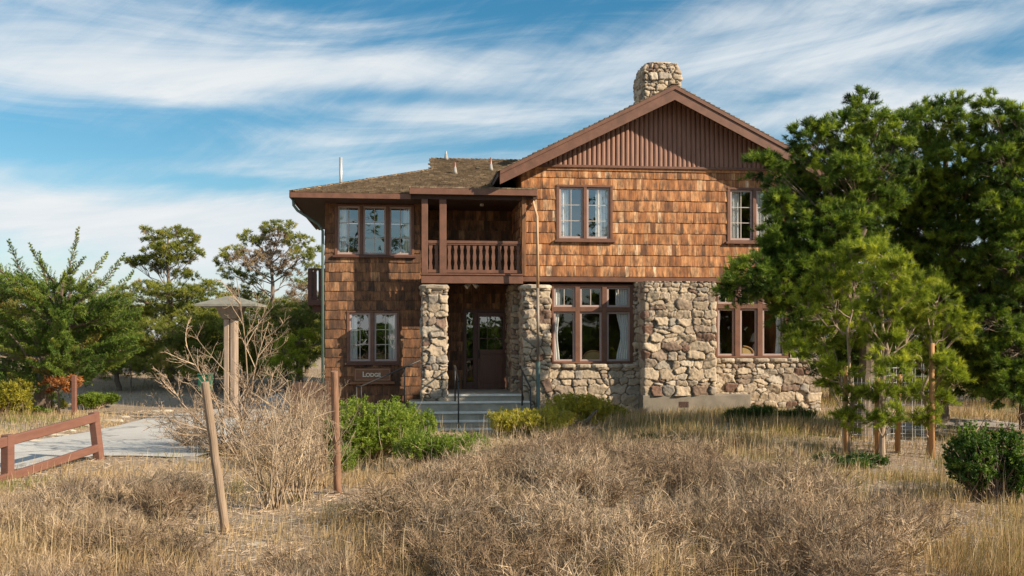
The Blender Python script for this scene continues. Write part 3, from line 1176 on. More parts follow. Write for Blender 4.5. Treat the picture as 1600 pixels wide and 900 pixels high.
# gutter pipes
mb = MB()
us, vs_, zs_ = H(467, 322, 0.3)[0], 0.3, H(467, 322, 0.3)[1]
uc = W0 - 0.055
mb.tube([(E0 + .02, .1, EAVE - .10), (E0 + .03, .12, EAVE - .28), (E0 + .12, .2, EAVE - .40), (uc - .1, WV - .1, EAVE - .66), (uc, WV - .07, EAVE - .82), (uc, WV - .07, EAVE - 1.2), (uc, WV - .07, .12)], 0.036, 8)
mb.build('downspout', PIPE_TEAL, HOUSE, smooth=True)
mb = MB()
dz = za0
ud0, ud1 = H(836, 306, VA + .2)[0], H(840, 600, -0.5)[0]
zsplit = H(839, 450, -.5)[1]
pts = [(ud0 - .04, VA + .12, dz + .01), (ud0 - .03, VA + .2, dz - .15), (ud1 - .02, -.56, dz - .55), (ud1, -.53, zsplit + .6), (ud1, -.53, zsplit)]
mb.tube(pts, 0.036, 8)
pipe = mb.build('downspout', PIPE_TAN, HOUSE, smooth=True)
mb = MB()
z2 = H(839, 565, -.5)[1]
mb.tube([(ud1, -.53, zsplit - .002), (ud1 + .01, -.53, z2)], 0.037, 8)
mb.build('lower_pipe', PIPE_GREY, pipe, smooth=True)
mb = MB()
mb.tube([(ud1 + .01, -.53, z2 - .002), (ud1 + .01, -.53, .2), (ud1 + .03, -.6, .12)], 0.052, 8)
mb.build('pipe_boot', PIPE_TEAL, pipe, smooth=True)

# vent pipes
for px, y1, y0, r, m_, vv in ((532.5, 246, 284, 0.045, GALV, 2.6), (697, 236, 246, 0.03, GALV, vr2 - .2), (711, 254, 271, 0.028, COPPER, 2.66), (767, 246, 264, 0.028, COPPER, 3.3)):
    up_, zp = H(px, y1, vv)
    zb = min(zw(vv), 99)
    if px < 600:
        zb = EAVE + sw * (up_ - E0) if up_ - E0 < vv - ev else zw(vv)
    vp = MB().tube([(up_, vv, zb - .02), (up_, vv, zp)], r, 10).build('vent_pipe', m_, wroof, smooth=True)
    if px > 600:
        MB().tube([(up_, vv, zb + .03), (up_, vv, zb + .10), (up_, vv, zb + .22)], [.075, .055, .035], 12).build('flashing', PIPE_F, vp, smooth=True)


# ---------- windows
def ring(mb, u0, u1, z0, z1, w, v0, v1):
    mb.box(u0, u1, v0, v1, z0, z0 + w)
    mb.box(u0, u1, v0, v1, z1 - w, z1)
    mb.box(u0, u0 + w, v0, v1, z0 + w, z1 - w)
    mb.box(u1 - w, u1, v0, v1, z0 + w, z1 - w)


def curtain(u0, u1, z0, z1, v, parent, seed, gather=0.0, side=-1):
    R = random.Random(seed)
    n = 44
    m_ = 10
    V = []
    ph = R.random() * 6
    fr = R.uniform(5, 7)
    for j in range(m_ + 1):
        g_ = j / m_
        for i in range(n + 1):
            f = i / n
            w_ = (u1 - u0)
            pinch = 1 - gather * math.exp(-((g_ - 0.35) / 0.22) ** 2) * 1.0
            uu = (u0 + f * w_ * pinch) if side < 0 else (u1 - (1 - f) * w_ * pinch)
            V.append((uu, v + math.sin(f * fr * 6.28 * w_ / 0.45 + ph + g_ * .6) * 0.018, z0 + (z1 - z0) * g_))
    Fq = [(j * (n + 1) + i, j * (n + 1) + i + 1, (j + 1) * (n + 1) + i + 1, (j + 1) * (n + 1) + i) for j in range(m_) for i in range(n)]
    return mesh_np('curtain', np.array(V), np.array(Fq), CURT, parent, smooth=True)


def window(r, v, cols, rows=3, vm=2, mull=0.075, casing=0.065, transom=None, sill=True, glass=None, curtains=(), deep=0.0, sash_w=0.05, label=None, seed=0, proud=0.04):
    """r: outer frame; cols: list of (u0,u1) sash rectangles"""
    u0, u1, z0, z1 = r
    vf = v - proud + deep
    mb = MB()
    cz0, cz1 = z0 + casing, z1 - casing
    mb.box(u0, u1, vf, v + 0.12 + deep, z1 - casing, z1)
    mb.box(u0, u1, vf, v + 0.12 + deep, z0, z0 + casing * 0.8)
    edges = [u0] + [x for cc in cols for x in cc] + [u1]
    for k in range(0, len(edges), 2):
        mb.box(edges[k], edges[k + 1], vf + 0.004, v + 0.118 + deep, z0 + casing * 0.8, z1 - casing)
    bands = [(z0 + casing * 0.8, z1 - casing, rows, vm)]
    if transom:
        t0, t1 = transom
        for cc in cols:
            mb.box(cc[0], cc[1], vf + 0.002, v + .117 + deep, t0, t1)
        bands = [(z0 + casing * 0.8, t0, 1, 1), (t1, z1 - casing, 1, 2)]
    wo = mb.build('window', TRIM, HOUSE, bevel=0.004)
    if label:
        wo['label'] = label
    R = random.Random(seed)
    for (c0, c1) in cols:
        for (a0, a1, nr, nc) in bands:
            s = MB()
            sv0, sv1 = v + 0.012 + deep, v + 0.052 + deep
            ring(s, c0 + .003, c1 - .003, a0 + .003, a1 - .003, sash_w, sv0, sv1)
            so_ = s.build('sash', SASH, wo, bevel=0.003)
            if nr > 1 or nc > 1:
                s = MB()
                for k in range(1, nc):
                    x = c0 + sash_w + (c1 - c0 - 2 * sash_w) * k / nc
                    s.box(x - .009, x + .009, sv0 + .008, sv1 - .003, a0 + sash_w, a1 - sash_w)
                for k in range(1, nr):
                    zz = a0 + sash_w + (a1 - a0 - 2 * sash_w) * k / nr
                    s.box(c0 + sash_w, c1 - sash_w, sv0 + .0095, sv1 - .0045, zz - .009, zz + .009)
                s.build('muntins', MUNT, wo)
            ti, tj = R.uniform(-.003, .003), R.uniform(-.002, .002)
            vg = v + .038 + deep
            p = MB().add([(c0 + .03, vg - ti, a0 + .03), (c1 - .03, vg + ti, a0 + .03), (c1 - .03, vg + ti + tj, a1 - .03), (c0 + .03, vg - ti + tj, a1 - .03)], [(0, 1, 2, 3)])
            p.build('pane', glass or GLASS, wo)
    if sill:
        MB().box(u0 - 0.05, u1 + 0.05, v - proud - 0.05, v + 0.02, z0 - 0.055, z0 - 0.001).build('sill', TRIM_D if v > 0.2 else TRIM, wo, bevel=0.005)
    for k, (a, bq, gth, side) in enumerate(curtains):
        curtain(a, bq, z0 + .04, z1 - .05, v + 0.105 + deep, wo, seed * 7 + k, gth, side)
    return wo


def cu(px, v):
    return H(px, 400, v)[0]


window(win_A, WV, [(cu(527, WV), cu(562.5, WV)), (cu(567, WV), cu(603.5, WV)), (cu(608, WV), cu(643, WV))], casing=.035, seed=1,
       curtains=[(cu(527, WV), cu(542, WV), 0, -1), (cu(630, WV), cu(645, WV), 0, 1)], label='triple casement window on the upper floor of the wing')
window(win_D, WV, [(cu(546, WV), cu(579, WV)), (cu(584.5, WV), cu(620, WV))], casing=.045, seed=2,
       curtains=[(cu(546, WV), cu(558, WV), 0, -1), (cu(607, WV), cu(622, WV), 0, 1)], label='double casement window above the lodge sign')
window(win_B, 0, [(cu(873.5, 0), cu(911.5, 0)), (cu(916.5, 0), cu(953, 0))], casing=.055, seed=3,
       curtains=[(cu(874, 0), cu(889, 0), 0, -1), (cu(932, 0), cu(953, 0), 0, 1)], label='gable window with white curtains above the stone bay')
window(win_C, 0, [(cu(1140.5, 0), cu(1176, 0)), (cu(1181, 0), cu(1218, 0))], casing=.055, seed=4,
       curtains=[(cu(1140, 0), cu(1157, 0), 0, -1), (cu(1185, 0), cu(1218, 0), 0, 1)], label='gable window partly behind the pine')
tE = (H(925, 487, .08)[1], H(925, 480, .08)[1])
window(win_E, 0.08, [(cu(865, .08), cu(898.5, .08)), (cu(906, .08), cu(940.5, .08)), (cu(948, .08), cu(984.5, .08))], casing=.06, transom=tE, seed=5, sill=False, glass=GLASS_L,
       curtains=[(cu(865, .08), cu(876, .08), .35, -1), (cu(963, .08), cu(986, .08), .35, 1)], label='tall three light window beside the entrance porch')
tF = (H(1150, 482, .08)[1], H(1150, 475, .08)[1])
window(win_F, 0.08, [(cu(1121, .08), cu(1148, .08)), (cu(1156, .08), cu(1183, .08)), (cu(1191, .08), cu(1226, .08))], casing=.06, transom=tF, seed=6, sill=False, glass=GLASS_L,
       curtains=[(cu(1121, .08), cu(1127, .08), .2, -1), (cu(1213, .08), cu(1226, .08), .2, 1)], label='tall three light window partly hidden by the pines')

# ---------- door
mb = MB()
df = VP - 0.03
sl0, sl1 = H(729, 500, VP)[0], H(739, 500, VP)[0]
dd0, dd1 = H(745.5, 500, VP)[0], H(795, 500, VP)[0]
mb.box(dL, sl0, df, VP + .1, FL, dTop)
mb.box(sl1, dd0, df, VP + .1, FL, dTop)
mb.box(dd1, dR, df, VP + .1, FL, dTop)
dt = dTop - 0.09
mb.box(sl0, sl1, df + .002, VP + .1, dt, dTop)
mb.box(dd0, dd1, df + .002, VP + .1, dt, dTop)
mb.box(sl0, sl1, df + .02, VP + .08, FL, FL + .2)
mb.box(sl0, sl1, df + .02, VP + .08, FL + .78, FL + .84)
dframe = mb.build('door_frame', TRIM_D, HOUSE, bevel=0.004)
MB().add([(sl0 + .001, VP + .05, FL + .84), (sl1 - .001, VP + .05, FL + .84), (sl1 - .001, VP + .05, dt), (sl0 + .001, VP + .05, dt)], [(0, 1, 2, 3)]).build('sidelight_pane', GLASS, dframe)
MB().add([(sl0 + .001, VP + .05, FL + .2), (sl1 - .001, VP + .05, FL + .2), (sl1 - .001, VP + .05, FL + .78), (sl0 + .001, VP + .05, FL + .78)], [(0, 1, 2, 3)]).build('sidelight_pane', GLASS_L, dframe)
g0, g1 = H(749.5, 500, VP)[0], H(786, 500, VP)[0]
gz1, gz0 = H(760, 495, VP)[1], H(760, 546, VP)[1]
mb = MB()
wall_grid(mb, dd0 + .006, dd1 - .006, FL + .01, dt - .006, VP + 0.01, VP + .055, [(g0, g1, gz0, gz1)])
# lower cross-boarded panel
pz0, pz1 = FL + .16, gz0 - .12
mb.box(g0, g0 + .012, VP + .002, VP + .0095, pz0, pz1)
mb.box(g1 - .012, g1, VP + .002, VP + .0095, pz0, pz1)
mb.box(g0 + .0125, g1 - .0125, VP + .002, VP + .0095, pz0, pz0 + .012)
mb.box(g0 + .0125, g1 - .0125, VP + .002, VP + .0095, pz1 - .012, pz1)
door = mb.build('door', DOORM, HOUSE, bevel=0.003)
mb = MB()
for k in (1, 2):
    x = g0 + (g1 - g0) * k / 3
    mb.box(x - .009, x + .009, VP + .012, VP + .04, gz0, gz1)
    z_ = gz0 + (gz1 - gz0) * k / 3
    mb.box(g0, g1, VP + .014, VP + .038, z_ - .009, z_ + .009)
mb.build('muntins', DOORM, door)
MB().add([(g0 + .001, VP + .03, gz0), (g1 - .001, VP + .03, gz0), (g1 - .001, VP + .03, gz1), (g0 + .001, VP + .03, gz1)], [(0, 1, 2, 3)]).build('pane', GLASS, door)
mb = MB()
hx = dd0 + .05
mb.box(hx - .02, hx + .02, VP - .004, VP + .0095, FL + .82, FL + 1.06)
mb.tube([(hx, VP, FL + 1.0), (hx, VP - .06, FL + 1.0), (hx, VP - .06, FL + .86), (hx, VP, FL + .86)], .011, 6)
mb.build('handle', METAL_D, door)

# rooms behind the glass
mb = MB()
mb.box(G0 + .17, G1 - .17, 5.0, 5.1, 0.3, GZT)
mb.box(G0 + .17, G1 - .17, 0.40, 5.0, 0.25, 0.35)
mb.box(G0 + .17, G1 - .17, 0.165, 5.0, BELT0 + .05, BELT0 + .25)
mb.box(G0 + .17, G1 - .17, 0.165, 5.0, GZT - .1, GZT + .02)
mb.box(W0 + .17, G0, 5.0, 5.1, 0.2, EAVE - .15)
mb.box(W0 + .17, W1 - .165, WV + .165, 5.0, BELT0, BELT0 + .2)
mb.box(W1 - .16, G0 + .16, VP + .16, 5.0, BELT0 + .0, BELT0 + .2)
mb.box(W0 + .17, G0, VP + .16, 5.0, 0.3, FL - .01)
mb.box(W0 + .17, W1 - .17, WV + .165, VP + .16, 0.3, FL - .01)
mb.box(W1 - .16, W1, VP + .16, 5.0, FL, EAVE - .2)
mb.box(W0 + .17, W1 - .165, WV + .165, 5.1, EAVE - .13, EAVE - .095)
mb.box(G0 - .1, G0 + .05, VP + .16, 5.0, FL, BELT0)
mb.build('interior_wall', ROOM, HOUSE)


# ---------- stone work
def stone_skin(name, path, z0, z1, parent, seed, closed=False, cell=0.017, big=1.0, bulge=0.040, mat=None, taper=None, jig=0.0, bottom_big=True, cap_top=True):
    rng = np.random.default_rng(seed)
    pts = [np.array(p, float) for p in path]
    if closed:
        pts.append(pts[0])
    P = []
    for a, b_ in zip(pts[:-1], pts[1:]):
        n = max(1, int(round(np.linalg.norm(b_ - a) / cell)))
        for k in range(n):
            P.append(a + (b_ - a) * k / n)
    if not closed:
        P.append(pts[-1])
    P = np.array(P)
    m_ = len(P)
    if closed:
        T_ = np.roll(P, -1, 0) - np.roll(P, 1, 0)
        s = np.concatenate([[0], np.cumsum(np.linalg.norm(np.diff(np.vstack([P, P[:1]]), axis=0), axis=1))])
        L = s[-1]
        s = s[:-1]
    else:
        T_ = np.gradient(P, axis=0)
        s = np.concatenate([[0], np.cumsum(np.linalg.norm(np.diff(P, axis=0), axis=1))])
        L = s[-1]
    Nn = np.stack([T_[:, 1], -T_[:, 0]], 1)
    Nn = nrm(Nn)
    for _ in range(4):
        if closed:
            Nn = nrm(Nn + np.roll(Nn, 1, 0) + np.roll(Nn, -1, 0))
        else:
            Q = np.vstack([Nn[:1], Nn, Nn[-1:]])
            Nn = nrm(Q[:-2] + Q[1:-1] + Q[2:])
    nz = max(2, int(round((z1 - z0) / cell)))
    zz = np.linspace(z0, z1, nz + 1)
    # stones laid in rough rows
    seeds = []
    z = z0
    while z < z1:
        f = (z - z0) / (z1 - z0)
        hr = rng.uniform(0.10, 0.20) * big * (1.35 - 0.45 * f if bottom_big else 1.0)
        x = rng.uniform(-0.2, 0)
        while x < L + .1:
            wr_ = hr * rng.uniform(0.9, 2.3)
            if rng.random() < .14:
                k = rng.choice([0.5, 1.0])
                seeds.append((x + wr_ / 2, z + hr * .28, wr_, hr * .55))
                seeds.append((x + wr_ / 2 + rng.uniform(-.03, .03), z + hr * .8, wr_ * .9, hr * .5))
            else:
                hh = hr * rng.uniform(.8, 1.25)
                seeds.append((x + wr_ / 2, z + hr / 2 + rng.uniform(-.18, .18) * hr, wr_, hh))
            x += wr_
        z += hr
    sd_ = np.array(seeds)
    ns = len(sd_)
    tint = np.clip(rng.normal(.5, .26, ns), 0, 1)
    off = rng.uniform(-.018, .022, ns)
    tx, tz_ = rng.uniform(-.28, .28, ns), rng.uniform(-.34, .34, ns)
    rot = rng.uniform(-.38, .38, ns)
    S_, Z_ = np.meshgrid(s, zz)
    S2 = S_ + (vnoise(S_, Z_, .09, seed + 50) - .5) * .05 + (vnoise(S_, Z_, .035, seed + 51) - .5) * .018
    Z2 = Z_ + (vnoise(S_, Z_, .10, seed + 52) - .5) * .05 + (vnoise(S_, Z_, .035, seed + 53) - .5) * .018
    f1 = np.full(S_.size, 9e9)
    f2 = f1.copy()
    i1 = np.zeros(S_.size, int)
    sf, zf_ = S2.ravel(), Z2.ravel()
    for k in range(ns):
        dx = sf - sd_[k, 0]
        if closed:
            dx = (dx + L / 2) % L - L / 2
        dz_ = zf_ - sd_[k, 1]
        c_, s_ = math.cos(rot[k]), math.sin(rot[k])
        a_ = np.abs(dx * c_ + dz_ * s_) / (sd_[k, 2] * .5)
        b2 = np.abs(-dx * s_ + dz_ * c_) / (sd_[k, 3] * .5)
        d = (a_ ** 2.2 + b2 ** 2.2) ** (1 / 2.2)
        upd = d < f1
        f2 = np.where(upd, f1, np.minimum(f2, d))
        i1 = np.where(upd, k, i1)
        f1 = np.where(upd, d, f1)
    ed = (f2 - f1) * np.minimum(sd_[i1, 2], sd_[i1, 3]) * .42
    prof_ = sst(0.0, 0.019, ed)
    rise = prof_ * (.85 + .15 * sst(0.0, .07, ed))
    loc = tx[i1] * (sf - sd_[i1, 0]) + tz_[i1] * (zf_ - sd_[i1, 1])
    if closed:
        loc = np.clip(loc, -.03, .03)
    rough = (vnoise(sf, zf_, .05, seed + 60) - .5) * .018 + (vnoise(sf, zf_, .02, seed + 61) - .5) * .008
    hgt = rise * (bulge + off[i1] + np.clip(loc, -.03, .03)) + rough * prof_ - .0
    hgt = hgt.reshape(S_.shape)
    X = P[None, :, 0] + Nn[None, :, 0] * hgt
    Y = P[None, :, 1] + Nn[None, :, 1] * hgt
    if taper is not None:
        cx_, cy_, fn = taper
        k_ = fn((Z_ - z0) / (z1 - z0))
        X = cx_ + (X - cx_) * k_
        Y = cy_ + (Y - cy_) * k_
    Vv = np.stack([X, Y, Z_ + rough.reshape(S_.shape) * 0.6], -1).reshape(-1, 3)
    ii = np.arange((nz + 1) * m_).reshape(nz + 1, m_)
    if closed:
        ii = np.hstack([ii, ii[:, :1]])
    qd = np.stack([ii[:-1, :-1], ii[:-1, 1:], ii[1:, 1:], ii[1:, :-1]], -1).reshape(-1, 4)
    Fs = [qd]
    if closed and cap_top:
        Vv = np.vstack([Vv, [[P[:, 0].mean(), P[:, 1].mean(), z1]]])
        c0 = len(Vv) - 1
        Fs.append(np.stack([ii[-1, :-1], ii[-1, 1:], np.full(m_, c0)], -1))
    ext = 1 if closed and cap_top else 0
    vt = np.concatenate([tint[i1], np.zeros(ext) + .5])
    vj = np.concatenate([1 - sst(0.0, 0.016, ed), np.zeros(ext)])
    return mesh_np(name, Vv, Fs, mat or STONE, parent, vattr={'tint': vt, 'joint': vj}, smooth=True)


def slab(mb, u0, u1, v0, v1, z0, z1, seed, n=7):
    """rough flat stone"""
    rng = np.random.default_rng(seed)
    k = 18
    c = np.array([(u0 + u1) / 2, (v0 + v1) / 2])
    h = np.array([(u1 - u0) / 2, (v1 - v0) / 2])
    layers = []
    for z, q in ((z0, .90), (z0 + (z1 - z0) * .3, 1.0), (z0 + (z1 - z0) * .75, .99), (z1, .86)):
        L_ = []
        for i in range(k):
            a = 2 * math.pi * i / k
            ca_, sa_ = math.cos(a), math.sin(a)
            r = 1 / (abs(ca_) ** 4 + abs(sa_) ** 4) ** .25
            w_ = 1 + rng.uniform(-.035, .035)
            L_.append((c[0] + h[0] * ca_ * r * q * w_, c[1] + h[1] * sa_ * r * q * w_, z + rng.uniform(-.006, .006)))
        layers.append(L_)
    vs = [p for L_ in layers for p in L_]
    fs = []
    for j in range(3):
        for i in range(k):
            a, b_ = j * k + i, j * k + (i + 1) % k
            fs.append((a, b_, b_ + k, a + k))
    fs.append(tuple(range(k))[::-1])
    fs.append(tuple(3 * k + i for i in range(k)))
    mb.tint = rng.random()
    mb.add(vs, fs)


def pillar(px0, px1, v0, v1, ztop, zbot, seed, name='stone_pillar'):
    u0, u1 = H(px0, 500, v0)[0], H(px1, 500, v0)[0]
    st = stone_skin(name, [(u0 + .04, v0 + .04), (u1 - .04, v0 + .04), (u1 - .04, v1 - .04), (u0 + .04, v1 - .04)], zbot, ztop - .07, HOUSE, seed, closed=True, big=1.2)
    mb = MB()
    slab(mb, u0 - .06, u1 + .06, v0 - .06, v1 + .05, ztop - .12, ztop, seed)
    mb.build('cap_stone', STONE_CAP, st, smooth=False)
    return u0, u1


PV = -0.34
pz = H(680, 444.5, PV)[1]
pillar(659, 699, PV, .28, pz, -.1, 21)
u0, u1 = pillar(817, 861, PV - .02, .5, H(840, 444.5, PV)[1], -.1, 22)
# inner porch jamb, right
stone_skin('stone_jamb', [(H(801, 500, .9)[0], VP - .01), (H(801, 500, .9)[0], .85), (G0 + .2, .85), (G0 + .2, .45)], FL - .3, BELT0 - .02, HOUSE, 23, big=.9)
# wall under window E, with sill stones
zsE = win_E[2] - .005
eL, eR = u1 - .06, H(1000, 500, 0)[0]
stone_skin('stone_wall', [(eL, -.16), (eR + .15, -.16)], -.25, zsE - .08, HOUSE, 24, big=1.25)
mb = MB()
x = eL
R = random.Random(5)
k = 0
while x < eR - .1:
    w_ = R.uniform(.22, .42)
    slab(mb, x, min(x + w_, eR), -.26, .12, zsE - .1, zsE - .004, 100 + k)
    x += w_ + .006
    k += 1
mb.build('sill_stones', STONE_CAP, HOUSE)
# jamb right of window E then the buttress
BU = -.62
bu0, bu1 = H(1006, 500, BU)[0], H(1118, 500, BU)[0]
ej = H(993, 500, 0)[0]
zb1 = BELT0 - .006
stone_skin('stone_wall', [(ej, .14), (ej, -.02), (bu0 + .1, -.02)], zsE - .1, zb1, HOUSE, 25, big=.95)
zc = H(1060, 618, BU)[1]
stone_skin('stone_buttress', [(bu0 + .03, .1), (bu0 + .03, BU), (bu1 - .03, BU), (bu1 - .03, .1)], zc, zb1, HOUSE, 26, big=1.15, bulge=.042)
mb = MB()
mb.box(bu0 - .03, bu1 + .9, BU - .02, .2, -.25, zc + .01)
mb.build('foundation', CONC_F, HOUSE, bevel=.01)
mb = MB()
vu = H(1068, 632, BU)
mb.box(vu[0] - .12, vu[0] + .12, BU - .027, BU - .018, vu[1] - .07, vu[1] + .07)
mb.build('crawl_vent', SOFFIT, HOUSE)
# wall under window F and out to the right
zsF = win_F[2] - .005
fR = G1 + .75
stone_skin('stone_wall', [(bu1 - .05, -.14), (G1 + .02, -.14), (fR, -.14), (fR, 1.5)], -.2, zsF - .08, HOUSE, 27, big=1.25)
mb = MB()
x = bu1 + .02
k = 0
while x < fR:
    w_ = R.uniform(.25, .5)
    slab(mb, x, min(x + w_, fR + .05), -.24, .14, zsF - .1, zsF - .004, 140 + k)
    x += w_ + .006
    k += 1
mb.build('sill_stones', STONE_CAP, HOUSE)
stone_skin('stone_wall', [(win_F[1] + .02, .02), (G1 + .02, .02), (G1 + .02, 3)], zsF - .1, zb1, HOUSE, 28, big=1.0)
mb = MB()
mb.box(eL, eR + .1, .10, .22, -.2, zsE - .012)
mb.box(bu1, fR - .02, .16, .3, -.2, zsF - .012)
mb.build('wall_core', CONC, HOUSE)
# left wing concrete footing
mb = MB()
mb.box(W0 - .02, W1 + .02, WV - .05, WV + .3, -.3, .185)
mb.box(W0 - .02, W0 + .2, WV + .3, DEPTH, -.3, .185)
mb.build('foundation', CONC_F, HOUSE, bevel=.01)

# chimney
cv0, cv1 = 2.0, 3.25
cu0, cu1 = H(1007, 150, cv0)[0], H(1064, 150, cv0)[0]
ctop = H(1030, 97, cv0)[1]
cc_ = ((cu0 + cu1) / 2, (cv0 + cv1) / 2)
ch = stone_skin('chimney', [(cu0 + .04, cv0 + .04), (cu1 - .04, cv0 + .04), (cu1 - .04, cv1 - .04), (cu0 + .04, cv1 - .04)], float(zroof(cu0)) - .35, ctop, HOUSE, 31,
                closed=True, big=.95, bulge=.06, taper=(cc_[0], cc_[1], lambda f: 1 - .12 * sst(.88, 1.0, f)))
mb = MB()
slab(mb, cu0 + .1, cu1 - .1, cv0 + .1, cv1 - .1, ctop - .02, ctop + .05, 55)
mb.build('cap_stone', STONE_CAP, ch)

# ---------- stairs
mb = MB()
me_ = MB()
stz = [FL + .004, H(760, 627, PV - .1)[1] + .01, H(760, 642, PV - .5)[1], H(760, 655.5, PV - .9)[1], H(760, 668, PV - 1.3)[1]]
stv = [PV - .08 + .12, PV - .30, PV - .72, PV - 1.1, PV - 1.5]
print('stairs', stz, stv)
stu = [(H(700, 612, stv[0])[0], H(816, 612, stv[0])[0]), (H(640, 627, stv[1])[0], H(828, 627, stv[1])[0]), (H(617, 642, stv[2])[0], H(829, 640, stv[2])[0]),
       (H(617, 655, stv[3])[0], H(829, 655, stv[3])[0]), (H(617, 655, stv[4])[0], H(829, 655, stv[4])[0])]
ends = [VP + .1] + [x + .15 for x in stv[:-1]]
for i, (z_, v_, (a, b_)) in enumerate(zip(stz, stv, stu)):
    vend = ends[i] if i == 0 else PV + (.7 if i == 1 else .9)
    if i == 0:
        mb.box(W1 + .05, b_ + .02, v_ + .02, vend, stz[1] - .05, z_)
        me_.box(a, b_, v_ - .015, v_ + .0195, z_ - .05, z_ + .002)
    else:
        nz_ = stz[i + 1] - .02 if i + 1 < len(stz) else -.6
        mb.box(a, b_, v_ + .02, vend, nz_, z_ - .002 * i)
        me_.box(a - .01, b_ + .005, v_ - .02, v_ + .0195, z_ - .05, z_ + .002)
st = mb.build('stairs', CONC, HOUSE)
me_.build('step_nosing', CONC_E, st, bevel=.008)

# ---------- handrails
def hl(u, v, z):
    return HO + UX * u + VX * v + np.array([0, 0, z])


def handrail(label, pts_top, legs, cat='handrail'):
    root = empty('handrail', hl(*legs[0][0]))
    tag(root, label, cat, 'handrails at the entrance steps')
    o = -np.array(root.location)
    mb = MB()
    mb.tube([hl(*p) + o for p in pts_top], .021, 8)
    mb.build('rail', METAL_D, root, smooth=True)
    for a, b_ in legs:
        MB().tube([hl(*a) + o, hl(*b_) + o], .019, 8).build('post', METAL_D, root, smooth=True)
    return root


def hp(px, py, v):
    a = H(px, py, v)
    return (a[0], v, a[1])


v1_, v2_ = stv[1] + .1, stv[4] + .1
c1, c2 = hp(711, 572, v1_), hp(714.5, 592, v2_)
ztr1 = stz[1]
c2 = (c1[0] + .02, v2_, c2[2])
handrail('dark metal handrail running up the middle of the entrance steps', [(c1[0], v1_ + .35, c1[2]), c1, c2, (c2[0], v2_ - .12, c2[2] - .05)],
         [((c2[0], v2_, -.35), c2), ((c1[0], v1_, ztr1), c1)])
va = stv[2] + .25
a1, a2, a3 = hp(557, 604, va - .1), hp(632, 574, va + .1), hp(657, 563, va + .1)
handrail('dark metal handrail sloping down below the lodge sign', [a1, (a1[0] + .12, a1[1], a1[2] + .01), a2, a3],
         [((a1[0], a1[1], -.1), a1), ((a1[0] + .11, a1[1], -.1), (a1[0] + .11, a1[1], a1[2])), ((a2[0], a2[1], stz[2] - .2), a2)])
r1, r2 = hp(812, 572, stv[1] + .0), hp(829, 606, stv[2] - .2)
handrail('dark metal handrail beside the downspout on the stone pillar', [(r1[0] + .02, r1[1] + .1, r1[2]), r1, r2],
         [((r2[0], r2[1], stz[3] - .1), r2), ((r1[0] + .05, r1[1] - .08, stz[1] - .1), (r1[0] + .05, r1[1] - .08, r1[2] - .12))])

# ---------- lodge sign
sg0, sg1 = H(553, 596, WV - .1), H(611, 575, WV - .1)
su, sz = (sg0[0] + sg1[0]) / 2, (sg0[1] + sg1[1]) / 2
sw2, sh2 = (sg1[0] - sg0[0]) / 2, (sg1[1] - sg0[1]) / 2
SG = empty('sign', hl(su, WV - .085, sz), TH)
tag(SG, 'small carved wooden LODGE sign on a shelf below the ground floor casement', 'sign')
SIGNM = simple('sign_wood', (0.22, 0.095, 0.045), .6, .25, 1.0, bump=.2, sc=(3, 3, 18))
SIGNL = simple('sign_letter_cream', (0.75, 0.68, 0.52), .6, .05, 5, bump=0)
MB().box(-sw2, sw2, -.02, .02, -sh2, sh2).build('board', SIGNM, SG, bevel=.006)
mb = MB()
ring(mb, -sw2 + .035, sw2 - .035, -sh2 + .03, sh2 - .03, .012, -.027, -.0205)
mb.build('border', simple('sign_border', (0.42, 0.25, 0.12), .6, .1, 5, bump=0), SG)
MB().box(-sw2 - .09, sw2 + .09, -.06, .05, -sh2 - .07, -sh2 - .004).build('shelf', SIGNM, SG, bevel=.006)
for txt, size, xo in (('L', .185, -.21), ('ODGE', .135, .02)):
    cu_ = bpy.data.curves.new('lettering', 'FONT')
    cu_.body = txt
    cu_.size = size
    cu_.align_x = 'CENTER'
    cu_.extrude = .005
    cu_.offset = .004
    to = bpy.data.objects.new('lettering', cu_)
    cu_.materials.append(SIGNL)
    col.objects.link(to)
    dg = bpy.context.evaluated_depsgraph_get()
    me = bpy.data.meshes.new_from_object(to.evaluated_get(dg))
    me.name = 'lettering'
    bpy.data.objects.remove(to)
    to = link(bpy.data.objects.new('lettering', me), SG)
    to.location = (xo, -.0285, -.05)
    to.rotation_euler = (rad(90), 0, 0)

# ---------- interior things seen through the glass
def arc_chair(px, v, ztop, w, label):
    c = H(px, 500, v)[0]
    root = empty('wicker_chair', hl(c, v, .35), TH)
    tag(root, label, 'chair')
    zt_ = ztop - .35
    outer = [(math.cos(a) * w / 2, math.sin(a) ** .7 * .26 + zt_ - .28) for a in np.linspace(0, math.pi, 15)]
    MB().prism([(x, z) for x, z in outer][::-1] + [], -.02, .02).build('backrest', WICKER, root)
    mb = MB()
    mb.tube([(x, -.02, z) for x, z in outer], .025, 6)
    mb.build('back_frame', STAKE, root)
    MB().box(-w / 2, w / 2, -.02, .5, .38, .44).build('seat', WICKER, root)
    for sx in (-1, 1):
        for yy in (0.0, .46):
            MB().tube([(sx * (w / 2 - .04), yy, 0), (sx * (w / 2 - .04), yy, .38 if yy else zt_ - .28)], .018, 6).build('leg', WICKER, root)


